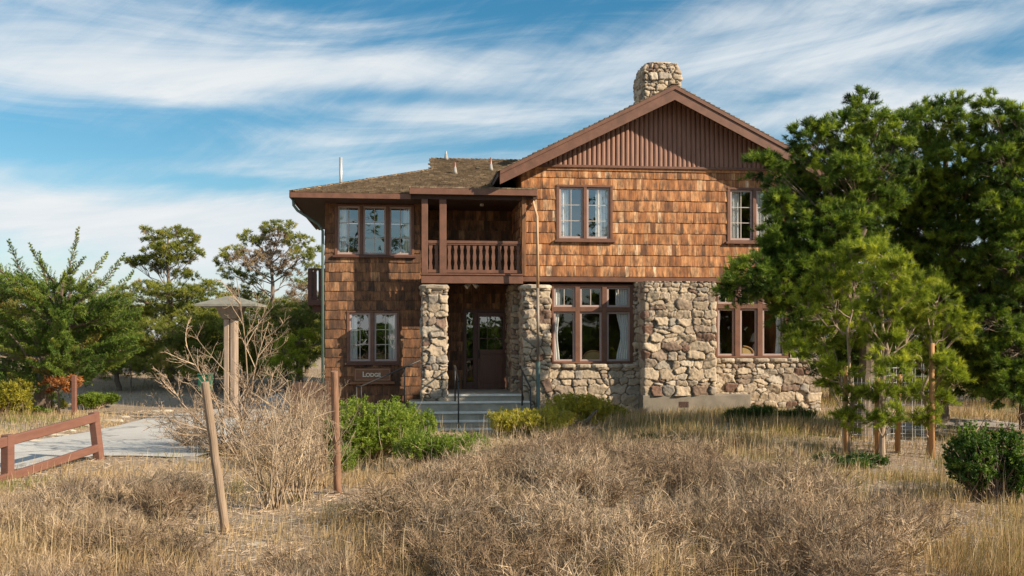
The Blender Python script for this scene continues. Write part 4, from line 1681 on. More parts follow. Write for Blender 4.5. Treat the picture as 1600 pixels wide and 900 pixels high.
arc_chair(927, .45, H(927, 547, .45)[1], .52, 'tan wicker chair back behind the window beside the porch')
arc_chair(1160, .45, H(1160, 540, .45)[1], .58, 'round wicker chair back behind the window beside the pines')
LC = H(1182, 530, .9)
LZ = H(1182, 520, .9)[1]
lr = empty('table_lamp', hl(LC[0], .9, .35), TH)
tag(lr, 'pale table lamp with white shade behind the right stone window', 'lamp')
mb = MB()
mb.tube([(0, 0, LZ - .35), (0, 0, LZ - .35 - .24)], [.09, .19], 20)
mb.build('lamp_shade', CURT, lr, smooth=True)
mb = MB()
zz_ = LZ - .60
mb.tube([(0, 0, zz_), (0, 0, zz_ - .08), (0, 0, zz_ - .2), (0, 0, zz_ - .36), (0, 0, zz_ - .42)], [.03, .1, .13, .1, .07], 16)
mb.build('lamp_base', CURT, lr, smooth=True)
tb = empty('side_table', hl(LC[0], .9, .35), TH)
tag(tb, 'dark side table under the table lamp inside the right window', 'table')
MB().box(-.4, .4, -.25, .3, zz_ - .46, zz_ - .421).build('tabletop', TRIM_D, tb)
for sx in (-1, 1):
    for sy in (-.2, .25):
        MB().box(sx * .36 - .02, sx * .36 + .02, sy - .02, sy + .02, 0, zz_ - .461).build('leg', TRIM_D, tb)

#@@VEG
# ================================================================== vegetation helpers
def frame_of(D):
    ref = np.where(np.abs(D[:, 2:3]) < .9, np.array([[0, 0, 1.0]]), np.array([[1.0, 0, 0]]))
    a = nrm(np.cross(D, ref))
    b_ = np.cross(D, a)
    return a, b_


def cone_dirs(D, spread, rng, lo=0.0):
    a, b_ = frame_of(D)
    n = len(D)
    ph = rng.uniform(0, 2 * np.pi, n)
    th_ = lo + (spread - lo) * np.sqrt(rng.random(n))
    return nrm(D * np.cos(th_)[:, None] + (a * np.cos(ph)[:, None] + b_ * np.sin(ph)[:, None]) * np.sin(th_)[:, None])


def grow(P, D, L, R0, R1, nseg, bend, up, rng):
    """bent tapered branches; returns nodes (n, nseg+1, 3) and radii"""
    nodes = [P]
    D = D.copy()
    for k in range(nseg):
        D = nrm(D + rng.normal(0, bend, D.shape) + np.array([0, 0, up]))
        nodes.append(nodes[-1] + D * (L / nseg)[:, None])
    nodes = np.stack(nodes, 1)
    f = np.linspace(0, 1, nseg + 1)[None, :]
    Rr = R0[:, None] * (1 - f) + R1[:, None] * f
    return nodes, Rr


def kids(nodes, k, tmin, spread, rng, tmax=1.0, lo=0.3):
    n, m_, _ = nodes.shape
    i = np.repeat(np.arange(n), k)
    tt = rng.uniform(tmin, tmax, len(i)) * (m_ - 1)
    j = np.minimum(tt.astype(int), m_ - 2)
    f = (tt - j)[:, None]
    a, b_ = nodes[i, j], nodes[i, j + 1]
    P = a + (b_ - a) * f
    D = cone_dirs(nrm(b_ - a), spread, rng, lo)
    return P, D, tt / (m_ - 1), i


def sticks(nodes, Rr, sides=3):
    """tubes through branch nodes -> V, quads"""
    n, m_, _ = nodes.shape
    T_ = np.empty_like(nodes)
    T_[:, 1:-1] = nodes[:, 2:] - nodes[:, :-2]
    T_[:, 0] = nodes[:, 1] - nodes[:, 0]
    T_[:, -1] = nodes[:, -1] - nodes[:, -2]
    T_ = nrm(T_)
    a, b_ = frame_of(T_.reshape(-1, 3))
    a = a.reshape(nodes.shape)
    b_ = b_.reshape(nodes.shape)
    V = []
    for s in range(sides):
        ph = 2 * np.pi * s / sides
        V.append(nodes + (a * math.cos(ph) + b_ * math.sin(ph)) * Rr[..., None])
    V = np.stack(V, 2)                      # n, m, sides, 3
    ii = np.arange(n * m_ * sides).reshape(n, m_, sides)
    q = np.stack([ii[:, :-1], np.roll(ii, -1, 2)[:, :-1], np.roll(ii, -1, 2)[:, 1:], ii[:, 1:]], -1).reshape(-1, 4)
    return V.reshape(-1, 3), q


class Geo:
    def __init__(self):
        self.V, self.F, self.T, self.n = [], {3: [], 4: []}, {3: [], 4: []}, 0

    def add(self, V, Fs, tint):
        Fs = np.asarray(Fs)
        k = Fs.shape[1]
        self.F[k].append(Fs + self.n)
        self.T[k].append(np.broadcast_to(np.asarray(tint, float), (len(Fs),)))
        self.V.append(V)
        self.n += len(V)

    def branches(self, nodes, Rr, tint=0.5, sides=3):
        V, q = sticks(nodes, Rr, sides)
        per = len(q) // len(nodes)
        tt = np.repeat(np.broadcast_to(np.asarray(tint, float), (len(nodes),)), per)
        self.add(V, q, tt)

    def needles(self, P, D, L, Wd, tint, rng):
        """thin triangles"""
        s = nrm(np.cross(D, rng.normal(size=D.shape))) * (Wd / 2)[:, None]
        V = np.stack([P - s, P + s, P + D * L[:, None]], 1).reshape(-1, 3)
        self.add(V, np.arange(len(V)).reshape(-1, 3), tint)

    def leaves(self, P, D, L, Wd, tint, rng):
        """diamond leaves"""
        s = nrm(np.cross(D, rng.normal(size=D.shape)))
        nn = np.cross(s, D)
        m_ = P + D * (L * .45)[:, None]
        s = s * (Wd / 2)[:, None]
        V = np.stack([P, m_ + s + nn * (Wd * .15)[:, None], P + D * L[:, None], m_ - s + nn * (Wd * .15)[:, None]], 1).reshape(-1, 3)
        self.add(V, np.arange(len(V)).reshape(-1, 4), tint)

    def blades(self, P, H_, lean, Wd, tint, rng):
        """grass blades of three faces bending over"""
        n = len(P)
        ph = rng.uniform(0, 2 * np.pi, n)
        s = np.stack([np.cos(ph), np.sin(ph), np.zeros(n)], 1) * (Wd / 2)[:, None]
        up = np.array([[0, 0, 1.0]])
        m_ = P + up * (H_ * .55)[:, None] + lean * .35
        tip = P + up * (H_ * rng.uniform(.8, 1.0, n))[:, None] + lean
        V = np.stack([P - s, P + s, m_ + s * .7, m_ - s * .7, tip], 1).reshape(-1, 3)
        b0 = np.arange(n)[:, None] * 5
        self.add(V, b0 + np.array([[0, 1, 2, 3]]), tint)
        self.F[3].append(b0 + np.array([[3, 2, 4]]) + self.n - len(V))
        self.T[3].append(np.broadcast_to(np.asarray(tint, float), (n,)))

    def build(self, name, mat, parent=None, origin=None):
        V = np.concatenate(self.V)
        if origin is not None:
            V = V - np.asarray(origin)
        Fs, T_ = [], []
        for k in (4, 3):
            if self.F[k]:
                Fs.append(np.concatenate(self.F[k]))
                T_.append(np.concatenate(self.T[k]))
        return mesh_np(name, V, Fs, mat, parent, tint=np.concatenate(T_))


def limb_path(a, b_, rng, n=7, sag=0.12, wob=.05):
    """curved limb between two points"""
    a, b_ = np.asarray(a, float), np.asarray(b_, float)
    L = np.linalg.norm(b_ - a)
    t_ = np.linspace(0, 1, n)[:, None]
    p = a + (b_ - a) * t_
    p = p - np.array([0, 0, 1.0]) * sag * L * np.sin(np.pi * t_) 
    w_ = rng.normal(0, wob * L / 2, (n, 3)) * np.sin(np.pi * t_)
    return p + w_


def tufts(G, P, D, n, L, Wd, spread, rng, tmean, tsd=.18, lo=.15, droop=0.0):
    """n needles at each shoot tip"""
    m_ = len(P)
    i = np.repeat(np.arange(m_), n)
    tb = np.clip(rng.normal(tmean, tsd, m_) + .22 * (vnoise(P[:, 0] + P[:, 1] * .5, P[:, 2], .45, 40) - .5), 0, 1)
    Dn = cone_dirs(D[i], spread, rng, lo)
    Dn = nrm(Dn + np.array([0, 0, -droop]))
    base = P[i] - D[i] * (rng.uniform(0, 1.1, len(i)) * L)[:, None]
    G.needles(base, Dn, L * rng.uniform(.7, 1.15, len(i)), np.full(len(i), Wd), np.clip(tb[i] + rng.normal(0, .08, len(i)), 0, 1), rng)


def lobe_points(c, r, n, rng, shell=.55, flat=.75):
    d = nrm(rng.normal(size=(n, 3)))
    q = (shell ** 3 + (1 - shell ** 3) * rng.random(n)) ** (1 / 3)
    lump = 1 + .22 * np.sin(d[:, 0] * 5 + c[0] * 3) * np.cos(d[:, 2] * 6 + c[2] * 5) + rng.normal(0, .07, n)
    p = d * (q * lump)[:, None] * r
    p[:, 2] *= flat
    return c + p, d, q


def pine(name, label, cat, base, trunk_top, trunk_r, lobes, mats, seed, dens=1.0, nl=24, L=.13, Wd=.011, tmean=.5, group=None, flat=.8,
         sag=.05, gone=0.0, lean=None, upb=.35, attach=(.35, .95), shell=.5, dead=None, spread=1.25, tsd=.2):
    """lobes: (centre xyz, radius)"""
    rng = np.random.default_rng(seed)
    root = empty(name, base)
    tag(root, label, cat, group)
    o = np.asarray(base, float)
    Gt = Geo()
    top = np.asarray(trunk_top, float)
    tp = limb_path(o - np.array([0, 0, .1]), top, rng, 10, 0.0, .035)
    tr = np.linspace(trunk_r, trunk_r * .22, 10)
    tr[0] *= 1.25
    Gt.branches(tp[None], tr[None], .5, 9)
    Gc = Geo()
    Gd = Geo() if dead is not None else None
    for li, (c, r) in enumerate(lobes):
        c = np.asarray(c, float)
        # where the limb leaves the trunk
        hf = np.clip((c[2] - o[2]) / max(.1, top[2] - o[2]) - .18, attach[0], attach[1])
        k = hf * 9
        j = min(8, int(k))
        st_ = tp[j] + (tp[j + 1] - tp[j]) * (k - j)
        lp = limb_path(st_, c, rng, 7, sag, .06)
        r0 = min(trunk_r * .35, .010 + r * .035)
        Gt.branches(lp[None], np.linspace(r0, r0 * .3, 7)[None], .5, 6)
        per_c = 7
        n = int(dens * 430 * r * r / per_c) + 5
        p, d, q = lobe_points(c, r, n, rng, shell, flat)
        keep = p[:, 2] > o[2] + .15
        p, d, q = p[keep], d[keep], q[keep]
        # branchlets from the limb outward to the shoot clusters
        m_ = max(5, int(len(p) * .7))
        sel = rng.choice(len(p), min(m_, len(p)), replace=False)
        src = lp[rng.integers(3, 7, len(sel))]
        t_ = np.linspace(0, 1, 5)[None, :, None]
        nodes = src[:, None] * (1 - t_) + p[sel][:, None] * t_
        nodes = nodes + rng.normal(0, .05 * r, nodes.shape) * np.sin(np.pi * t_)
        Gt.branches(nodes, np.broadcast_to(np.linspace(.013, .004, 5), (len(sel), 5)) * min(1.6, max(.7, r)), .5, 3)
        target = Gd if (Gd is not None and li in dead) else Gc
        tl = tmean + (-.06 if target is Gc else 0)
        # each cluster is a fan of upturned shoots clothed in needles
        i = np.repeat(np.arange(len(p)), per_c)
        Dc = nrm(d + np.array([0, 0, upb + .35]) + rng.normal(0, .2, d.shape))
        Ds = cone_dirs(Dc[i], .95, rng, .1)
        Ls = L * rng.uniform(.6, 1.3, len(i))
        ps = p[i] + rng.normal(0, L * .28, (len(i), 3)) * np.array([1.3, 1.3, .6])
        ct = np.clip(rng.normal(tl, tsd, len(p)), 0, 1)[i]
        k_ = np.repeat(np.arange(len(i)), nl)
        f_ = rng.uniform(.15, 1.0, len(k_))
        base_ = ps[k_] + Ds[k_] * (Ls[k_] * f_)[:, None]
        Dn = cone_dirs(Ds[k_], spread, rng, .35)
        target.needles(base_, Dn, L * .72 * rng.uniform(.7, 1.2, len(k_)), np.full(len(k_), Wd * .85), np.clip(ct[k_] + (f_ - .6) * .35 + rng.normal(0, .06, len(k_)), 0, 1), rng)
    Gt.build('trunk', mats[1], root, o)
    Gc.build('crown', mats[0], root, o)
    if Gd is not None and Gd.n:
        Gd.build('dead_twigs', DEADLEAF, root, o)
    return root


def ll(lst, d, rng, dd=1.0, k=1.0):
    """crown lumps measured on the photo: column, row, radius in photo pixels -> world, at depth about d"""
    out = []
    for q in lst:
        off = q[3] if len(q) > 3 else rng.uniform(-dd, dd)
        z = d + off
        out.append((atp(q[0], q[1], z), q[2] / F * z * k))
    return out


rg = np.random.default_rng(77)
SHX, SHY = 15.5, 16.4

# ---------- the big dark pines on the right
big1 = [(1345, 168, 24), (1318, 188, 22), (1368, 195, 26), (1322, 215, 26), (1262, 213, 24), (1262, 250, 20), (1282, 236, 30), (1325, 262, 40), (1195, 262, 26),
        (1235, 292, 38), (1280, 300, 50), (1345, 318, 60), (1212, 325, 26), (1220, 378, 36, -.6), (1255, 372, 60, -.4), (1185, 432, 46, -.9), (1150, 452, 26, -.9), (1235, 440, 58, -.6),
        (1320, 400, 70, .4), (1375, 260, 50), (1400, 215, 34), (1290, 470, 55, .2), (1240, 492, 36, -.5), (1350, 480, 60, .5), (1300, 545, 40, .6), (1340, 230, 34), (1370, 300, 50), (1300, 350, 55), (1250, 330, 45), (1290, 420, 60), (1345, 560, 50, .7), (1285, 205, 18), (1225, 405, 40, -.5), (1265, 520, 34)]
P1b = at(1345, 18.8, 0.0)
pine('pine_tree', 'large dark green pine covering the right end of the gable wall', 'pine tree', P1b, atp(1350, 190, 18.9), .17,
     ll(big1, 18.8, rg, .9), (PINE, BARK), 101, dens=2.2, nl=44, L=.14, Wd=.013, tmean=.50, shell=.3, spread=.95, tsd=.26)
big2 = [(1490, 168, 18), (1460, 200, 36), (1505, 205, 30), (1430, 240, 44), (1480, 262, 56), (1420, 305, 56), (1510, 300, 50), (1450, 350, 64), (1500, 395, 62), (1420, 420, 60, .5),
        (1530, 455, 60), (1470, 490, 60, .6), (1530, 540, 55, .6), (1490, 575, 40, .9), (1510, 595, 34, .5), (1460, 600, 30, .9), (1535, 590, 34, .3), (1395, 360, 50), (1400, 480, 55), (1440, 560, 50), (1470, 310, 50), (1470, 420, 60), (1545, 320, 40), (1415, 190, 20), (1445, 175, 16)]
pine('pine_tree', 'large mid green pine behind the young pines and their stakes', 'pine tree', at(1470, 20.3, 0.0), atp(1472, 200, 20.4), .17,
     ll(big2, 20.3, rg, .9), (PINE, BARK), 102, dens=2.3, nl=44, L=.14, Wd=.013, tmean=.58, shell=.3, spread=.95, tsd=.26)
big3 = [(1547, 166, 20), (1548, 205, 26), (1585, 188, 24), (1612, 215, 40), (1562, 250, 44), (1610, 290, 56), (1570, 335, 52), (1640, 350, 70), (1590, 400, 64), (1650, 440, 70),
        (1585, 470, 60), (1640, 530, 70), (1570, 545, 50), (1600, 590, 36), (1540, 585, 40), (1575, 560, 46), (1620, 600, 40), (1515, 560, 36), (1660, 240, 50), (1545, 260, 36), (1555, 420, 50), (1545, 500, 50), (1590, 240, 40), (1600, 350, 55), (1580, 600, 34)]
pine('pine_tree', 'large dark pine cut by the right edge of the picture', 'pine tree', at(1610, 19.3, 0.0), atp(1612, 210, 19.4), .17,
     ll(big3, 19.3, rg, .9), (PINE, BARK), 103, dens=2.3, nl=44, L=.14, Wd=.013, tmean=.50, shell=.3, spread=.95, tsd=.26)

far_pine = None
for k, (px, d, L_, lab) in enumerate((
        (1300, 30, [(1250, 560, 40), (1290, 540, 50), (1340, 560, 50), (1310, 590, 40), (1380, 570, 40)], 'dark evergreen shrub mass behind the stone wall end'),
        (1450, 29, [(1410, 560, 50), (1450, 530, 60), (1500, 560, 50), (1470, 590, 40), (1430, 500, 60)], 'dark evergreen shrub mass behind the middle pine'),
        (1580, 28, [(1540, 560, 50), (1590, 540, 60), (1640, 560, 60), (1560, 590, 40), (1610, 490, 60), (1700, 540, 60)], 'dark evergreen shrub mass behind the pine at the right edge'))):
    pine('evergreen_shrub', lab, 'shrub', at(px, d, float(gz(*at(px, d)[:2]))), atp(px, 520, d), .1, ll(L_, d, rg, .8), (PINE, BARK), 110 + k, dens=.5, nl=20, L=.2, Wd=.03, tmean=.35, shell=.3)

# ---------- young yellow-green pines with stakes
yp = [('young yellow green pine standing nearest the stone wall', 1330, 16.6, 0.045,
       [(1330, 400, 26), (1300, 412, 26), (1362, 395, 26), (1280, 445, 30), (1335, 440, 34), (1262, 470, 22), (1300, 480, 34), (1245, 525, 26), (1285, 530, 32), (1330, 520, 30), (1240, 548, 20), (1310, 580, 26), (1335, 620, 24), (1322, 655, 22), (1300, 600, 16)], 201),
      ('tallest young yellow green pine with its crown at the middle of the group', 1378, 16.0, 0.05,
       [(1360, 385, 20), (1385, 400, 26), (1400, 430, 34), (1362, 440, 30), (1430, 450, 28), (1395, 480, 36), (1350, 490, 28), (1425, 505, 34), (1380, 540, 30), (1400, 580, 26), (1375, 618, 26), (1410, 612, 22), (1372, 660, 20), (1395, 650, 16)], 202),
      ('young yellow green pine at the right of the staked group', 1450, 16.4, 0.045,
       [(1448, 445, 22), (1465, 470, 28), (1435, 490, 30), (1485, 500, 24), (1455, 525, 32), (1500, 520, 16), (1440, 560, 26), (1478, 575, 26), (1495, 590, 18), (1455, 612, 26), (1470, 625, 20), (1440, 650, 14), (1455, 655, 14)], 203)]
for lab, px, d, r, lobes, sd_ in yp:
    b0_ = at(px, d, float(gz(*at(px, d)[:2])))
    ymin = min(q[1] for q in lobes)
    pine('young_pine', lab, 'young pine', b0_, atp(px, ymin + 25, d), r, ll(lobes, d, rg, .5, .84), (PINE_Y, BARK_L), sd_, dens=2.0, nl=42, L=.13, Wd=.009, tmean=.5, spread=.9, tsd=.24,
         group='young staked pines', sag=.12, shell=.3, attach=(.12, .96))

for px, d, y1, lab, lean in ((1321, 16.4, 572, 'thin wooden stake at the left of the young pines', 0), (1371, 16.1, 560, 'thin wooden stake in the middle of the young pines', .0),
                       (1402, 16.6, 585, 'short wooden stake behind the middle young pine', .02), (1456, 16.0, 536, 'tall thin wooden stake at the right of the young pines', 0)):
    p = at(px, d)
    z0_ = float(gz(p[0], p[1]))
    p[2] = z0_
    q = atp(px, y1, d)
    s = MB().tube([(0, 0, -.15), (lean, 0, (q[2] - z0_) * .5), (lean * 2, 0, q[2] - z0_)], [.046, .044, .042], 9).build('tree_stake', STAKE, None, smooth=True)
    s.location = p
    tag(s, lab, 'stake', 'stakes of the young pines')


def wire_cage(px, d, r, z0_, z1_, lab):
    p = at(px, d)
    p[2] = float(gz(p[0], p[1]))
    mb = MB()
    n = 14
    for k in range(n):
        a = 2 * math.pi * k / n
        mb.tube([(math.cos(a) * r, math.sin(a) * r, z0_), (math.cos(a) * r, math.sin(a) * r, z1_)], .004, 3)
    z = z0_
    while z <= z1_:
        pts = [(math.cos(2 * math.pi * k / n) * r, math.sin(2 * math.pi * k / n) * r, z) for k in range(n + 1)]
        mb.tube(pts, .004, 3)
        z += .13
    o = mb.build('wire_cage', GALV, None)
    o.location = p
    tag(o, lab, 'wire cage', 'wire cages round the young pines')


wire_cage(1420, 17.3, .36, .1, 1.5, 'tall wire mesh cage round the stem between the middle and right stakes')
wire_cage(1343, 17.0, .30, .1, 1.25, 'wire mesh cage behind the left stake of the young pines')

# ---------- trees on the left
PLUMES = [((95, 470), (122, 358), 27), ((85, 440), (47, 382), 20), ((45, 440), (14, 376), 24), ((112, 450), (168, 396), 18), ((125, 470), (194, 398), 20), ((140, 480), (208, 424), 17),
          ((70, 430), (62, 395), 14), ((20, 440), (-18, 392), 22), ((150, 500), (212, 462), 14), ((100, 430), (132, 402), 12)]


def cypress():
    rng = np.random.default_rng(301)
    d = 25.0
    base = at(62, d, float(gz(*at(62, d)[:2])))
    root = empty('cypress_tree', base)
    tag(root, 'young cypress with feathery upswept branches at the left edge beside the road', 'cypress')
    Gt, Gc = Geo(), Geo()
    top = atp(95, 470, d)
    tp = limb_path(base - np.array([0, 0, .1]), top, rng, 9, 0, .05)
    Gt.branches(tp[None], np.linspace(.26, .07, 9)[None], .5, 10)
    plumes = []
    for a, b_, w_ in PLUMES:
        plumes.append((atp(a[0], a[1], d + rng.uniform(-.4, .4)), atp(b_[0], b_[1], d + rng.uniform(-.9, .9)), w_ / F * d))
    # many shorter fans fill the skirt of the crown
    for k in range(230):
        px = rng.uniform(-70, 215)
        lo_, hi_ = 425 + max(0, px - 90) * .42 + max(0, 60 - px) * .1, (585 if px > 50 else 600) - max(0, px - 150) * .25
        py = rng.uniform(lo_, hi_)
        dd_ = rng.uniform(-1.7, 1.5) * (1 - abs(px - 70) / 220)
        e_ = atp(px, py, d + dd_)
        r_ = rng.uniform(.55, 1.05)
        out = nrm(np.array([(e_ - top)[0], (e_ - top)[1] + rng.normal(0, .3), .35 + rng.normal(0, .2)]))
        plumes.append((e_ - out * r_, e_ + out * .15, rng.uniform(.22, .36)))
    for i, (a, b_, w_) in enumerate(plumes):
        main = i < len(PLUMES)
        path = limb_path(a, b_, rng, 9, .10 if main else .06, .02)
        Gt.branches(path[None], np.linspace(.03 if main else .012, .004, 9)[None], .5, 4)
        if main:
            mid_ = tp[6]
            Gt.branches(limb_path(mid_, a, rng, 5, .05, .03)[None], np.linspace(.06, .03, 5)[None], .5, 5)
        ax = nrm(b_ - a)
        Lp = np.linalg.norm(b_ - a)
        n = int(Lp / (.032 if main else .022))
        f = np.linspace(.04, 1, n)
        k = f * 8
        j = np.minimum(k.astype(int), 7)
        p0 = path[j] + (path[j + 1] - path[j]) * (k - j)[:, None]
        dirn = nrm(path[j + 1] - path[j])
        side = nrm(np.cross(dirn, nrm(np.array([0.15, 1.0, .2]) + rng.normal(0, .25, 3))))
        sg = np.where(np.arange(n) % 2 == 0, 1.0, -1.0)[:, None]
        bd = nrm(dirn * .75 + side * sg * .8 + rng.normal(0, .22, (n, 3)) + np.array([0, 0, .1]))
        bl = w_ * (.85 if main else 1) * (1 - f ** 1.3 * .9) * rng.uniform(.6, 1.15, n)
        nodes, rr_ = grow(p0, bd, bl, np.full(n, .006), np.full(n, .003), 3, .10, .06, rng)
        Gc.branches(nodes, rr_, np.clip(rng.normal(.4, .1, n), 0, 1), 3)
        ti = np.clip(rng.normal(.60 if main else .42, .16), 0, 1) if rng.random() > .06 else .97
        per = 34 if main else 26
        P_, D_, tt_, ii = kids(nodes, per, .05, .85, rng, 1.0, .25)
        Gc.leaves(P_, D_, rng.uniform(.035, .07, len(P_)), np.full(len(P_), .011), np.clip(ti + rng.normal(0, .12, len(P_)), 0, 1), rng)
    # bare lower boughs
    P_ = tp[rng.integers(1, 5, 14)]
    D_ = nrm(rng.normal(size=(14, 3)) * np.array([1, .7, .3]) + np.array([0, 0, .5]))
    nodes, rr_ = grow(P_, D_, rng.uniform(.8, 1.6, 14), np.full(14, .05), np.full(14, .012), 6, .16, .03, rng)
    Gt.branches(nodes, rr_, .5, 5)
    Gt.build('trunk', BARK, root, base)
    Gc.build('crown', CYPR, root, base)


cypress()


def far_pine(name, lab, px, d, lobes, seed, tr=.16, top_y=None, dd=1.0, dens=1.0, **kw):
    b0_ = at(px, d)
    b0_[2] = float(gz(b0_[0], b0_[1]))
    ty = top_y or min(q[1] for q in lobes) + 15
    rr_ = np.random.default_rng(seed + 500)
    mats = kw.pop('mats', (PINE_F, BARK))
    return pine(name, lab, kw.pop('cat', 'pine tree'), b0_, atp(px + kw.pop('tilt', 0), ty, d), tr, ll(lobes, d, rr_, dd), mats, seed, dens=dens, nl=kw.pop('nl', 18), L=kw.pop('L', .17), Wd=kw.pop('Wd', .017), **kw)


far_pine('pine_tree', 'layered pine with flat tiers of foliage between the cypress and the umbrella pine', 262, 40,
         [(227, 360, 8), (232, 375, 9), (250, 368, 14), (275, 362, 17), (300, 372, 13), (240, 392, 14), (262, 388, 20), (290, 384, 16), (308, 396, 11), (212, 408, 14), (236, 408, 16), (262, 405, 18), (288, 404, 14),
          (205, 410, 9), (250, 420, 12), (285, 428, 14), (300, 432, 8)], 311, .13, 365, .7, 2.6, flat=.36, tmean=.5, sag=.02, L=.13, tsd=.22, upb=.1)
far_pine('pine_tree', 'wide umbrella pine with a grey dead patch left of the lodge', 432, 38,
         [(420, 355, 16), (445, 352, 14), (395, 372, 22), (430, 372, 26), (465, 375, 22), (365, 395, 20), (350, 408, 13), (385, 402, 24), (425, 405, 30), (470, 400, 22), (492, 392, 9), (488, 420, 12), (360, 425, 18), (395, 432, 20),
          (450, 425, 20), (475, 440, 12), (372, 455, 20), (400, 465, 16)], 312, .16, 395, 1.0, 1.5, flat=.5, L=.13, tmean=.55, sag=.06, dead={7, 8, 14, 3}, tilt=-8)
far_pine('pine_tree', 'low spreading pine in front of the layered pine', 268, 36,
         [(200, 460, 24), (230, 450, 22), (262, 455, 28), (295, 460, 24), (325, 448, 20), (345, 470, 22), (215, 490, 26), (250, 485, 26), (290, 490, 30), (330, 495, 28), (205, 515, 22)], 313, .14, 455, 1.2, 1.9, flat=.45, tmean=.5, L=.13)
far_pine('evergreen_shrub', 'broad olive evergreen shrub at the top of the bank', 290, 35,
         [(240, 530, 34), (275, 520, 36), (315, 525, 36), (350, 530, 34), (230, 560, 26), (265, 558, 30), (300, 560, 32), (340, 560, 30), (205, 545, 26)], 314, .1, 540, 1.2, 1.5, flat=.8, tmean=.5, cat='shrub', shell=.4)
far_pine('evergreen_shrub', 'dark evergreen shrub between the cypress and the bank', 185, 33,
         [(170, 500, 30), (195, 530, 30), (165, 545, 34), (140, 560, 30), (195, 568, 22), (120, 540, 30)], 315, .1, 520, 1.0, 1.4, flat=.8, tmean=.42, cat='shrub', shell=.4)
far_pine('evergreen_shrub', 'dark shrub filling the gap under the small side balcony', 470, 34,
         [(440, 490, 28), (470, 500, 30), (495, 510, 26), (450, 530, 28), (480, 545, 26), (500, 480, 18), (515, 520, 26), (430, 560, 24), (460, 570, 22)], 316, .1, 500, 1.2, 1.4, flat=.8, tmean=.36, cat='shrub', shell=.4)
far_pine('evergreen_shrub', 'bright green small pine shrub behind the board fence', 445, 30,
         [(440, 545, 18), (455, 560, 18), (430, 575, 16), (470, 530, 14), (452, 585, 14)], 317, .05, 545, .6, 1.4, flat=.8, tmean=.75, cat='shrub', shell=.4, mats=(PINE_Y, BARK))
far_pine('evergreen_shrub', 'olive shrub behind the thick lamp post', 380, 34,
         [(370, 520, 30), (400, 530, 30), (385, 560, 30), (410, 570, 24), (350, 500, 24), (410, 495, 24)], 318, .1, 520, 1.0, 1.4, flat=.8, tmean=.5, cat='shrub', shell=.4)
far_pine('rust_shrub', 'pinkish rust coloured shrub beyond the small side balcony', 465, 36,
         [(450, 470, 16), (470, 460, 18), (490, 475, 16), (480, 492, 14)], 319, .06, 465, .8, 1.1, flat=.8, tmean=.4, cat='shrub', mats=(DEADLEAF, BARK))
for k, (px, d, L_, lab) in enumerate((
        (160, 37, [(120, 480, 40), (150, 470, 36), (190, 480, 36), (140, 520, 40), (185, 525, 40), (110, 540, 40), (160, 560, 36)], 'olive tree mass filling in behind the cypress'),
        (300, 40, [(250, 480, 34), (290, 475, 36), (330, 480, 36), (270, 520, 40), (320, 525, 40), (350, 555, 34), (240, 550, 34)], 'olive tree mass below the layered pine'),
        (395, 41, [(365, 480, 34), (400, 490, 36), (440, 485, 30), (380, 530, 40), (425, 530, 40), (410, 560, 34)], 'olive tree mass below the umbrella pine'),
        (480, 40, [(455, 500, 34), (490, 490, 30), (500, 530, 36), (460, 550, 36), (505, 460, 22)], 'olive tree mass against the left corner of the lodge'),
        (10, 36, [(-40, 470, 40), (0, 450, 36), (30, 480, 40), (-20, 520, 44), (30, 540, 44), (60, 500, 40)], 'olive tree mass at the far left behind the cypress'))):
    far_pine('tree', lab, px, d, L_, 350 + k, .12, 500, 1.2, .9, flat=.8, tmean=(.62, .55, .6, .45, .5)[k], cat='tree', shell=.3)
for k, (px, d, L_, lab, tm) in enumerate((
        (205, 32.5, [(170, 575, 16), (200, 572, 18), (230, 575, 16), (185, 562, 16)], 'low olive shrub at the top of the bank beside the cypress', .6),
        (265, 33, [(245, 575, 16), (272, 570, 18), (300, 574, 16), (260, 560, 16)], 'low yellowish shrub at the middle of the bank top', .8),
        (335, 33, [(320, 576, 16), (345, 572, 18), (372, 578, 18), (340, 560, 16)], 'low olive shrub at the bank top beside the lamp post', .6))):
    far_pine('evergreen_shrub', lab, px, d, L_, 360 + k, .04, 565, .5, 1.6, flat=.8, tmean=tm, cat='shrub', shell=.3)
# distant belt behind everything on the left
k = 0
for px, d, h, lab in ((-40, 48, 470, 'distant pine at the far left behind the cypress'), (60, 55, 478, 'distant pine seen through the cypress crown'), (175, 52, 500, 'distant pine low on the skyline beside the cypress'),
                      (330, 56, 505, 'distant pine low behind the lamp post'), (470, 58, 500, 'distant pine low beside the lodge corner')):
    rr_ = np.random.default_rng(900 + k)
    L_ = [(px + rr_.uniform(-45, 45), rr_.uniform(h, 560), rr_.uniform(20, 32)) for _ in range(12)]
    far_pine('pine_tree', lab, px, d, L_, 330 + k, .14, h + 10, 1.5, .8, flat=.7, tmean=.42, L=.24, Wd=.035)
    k += 1

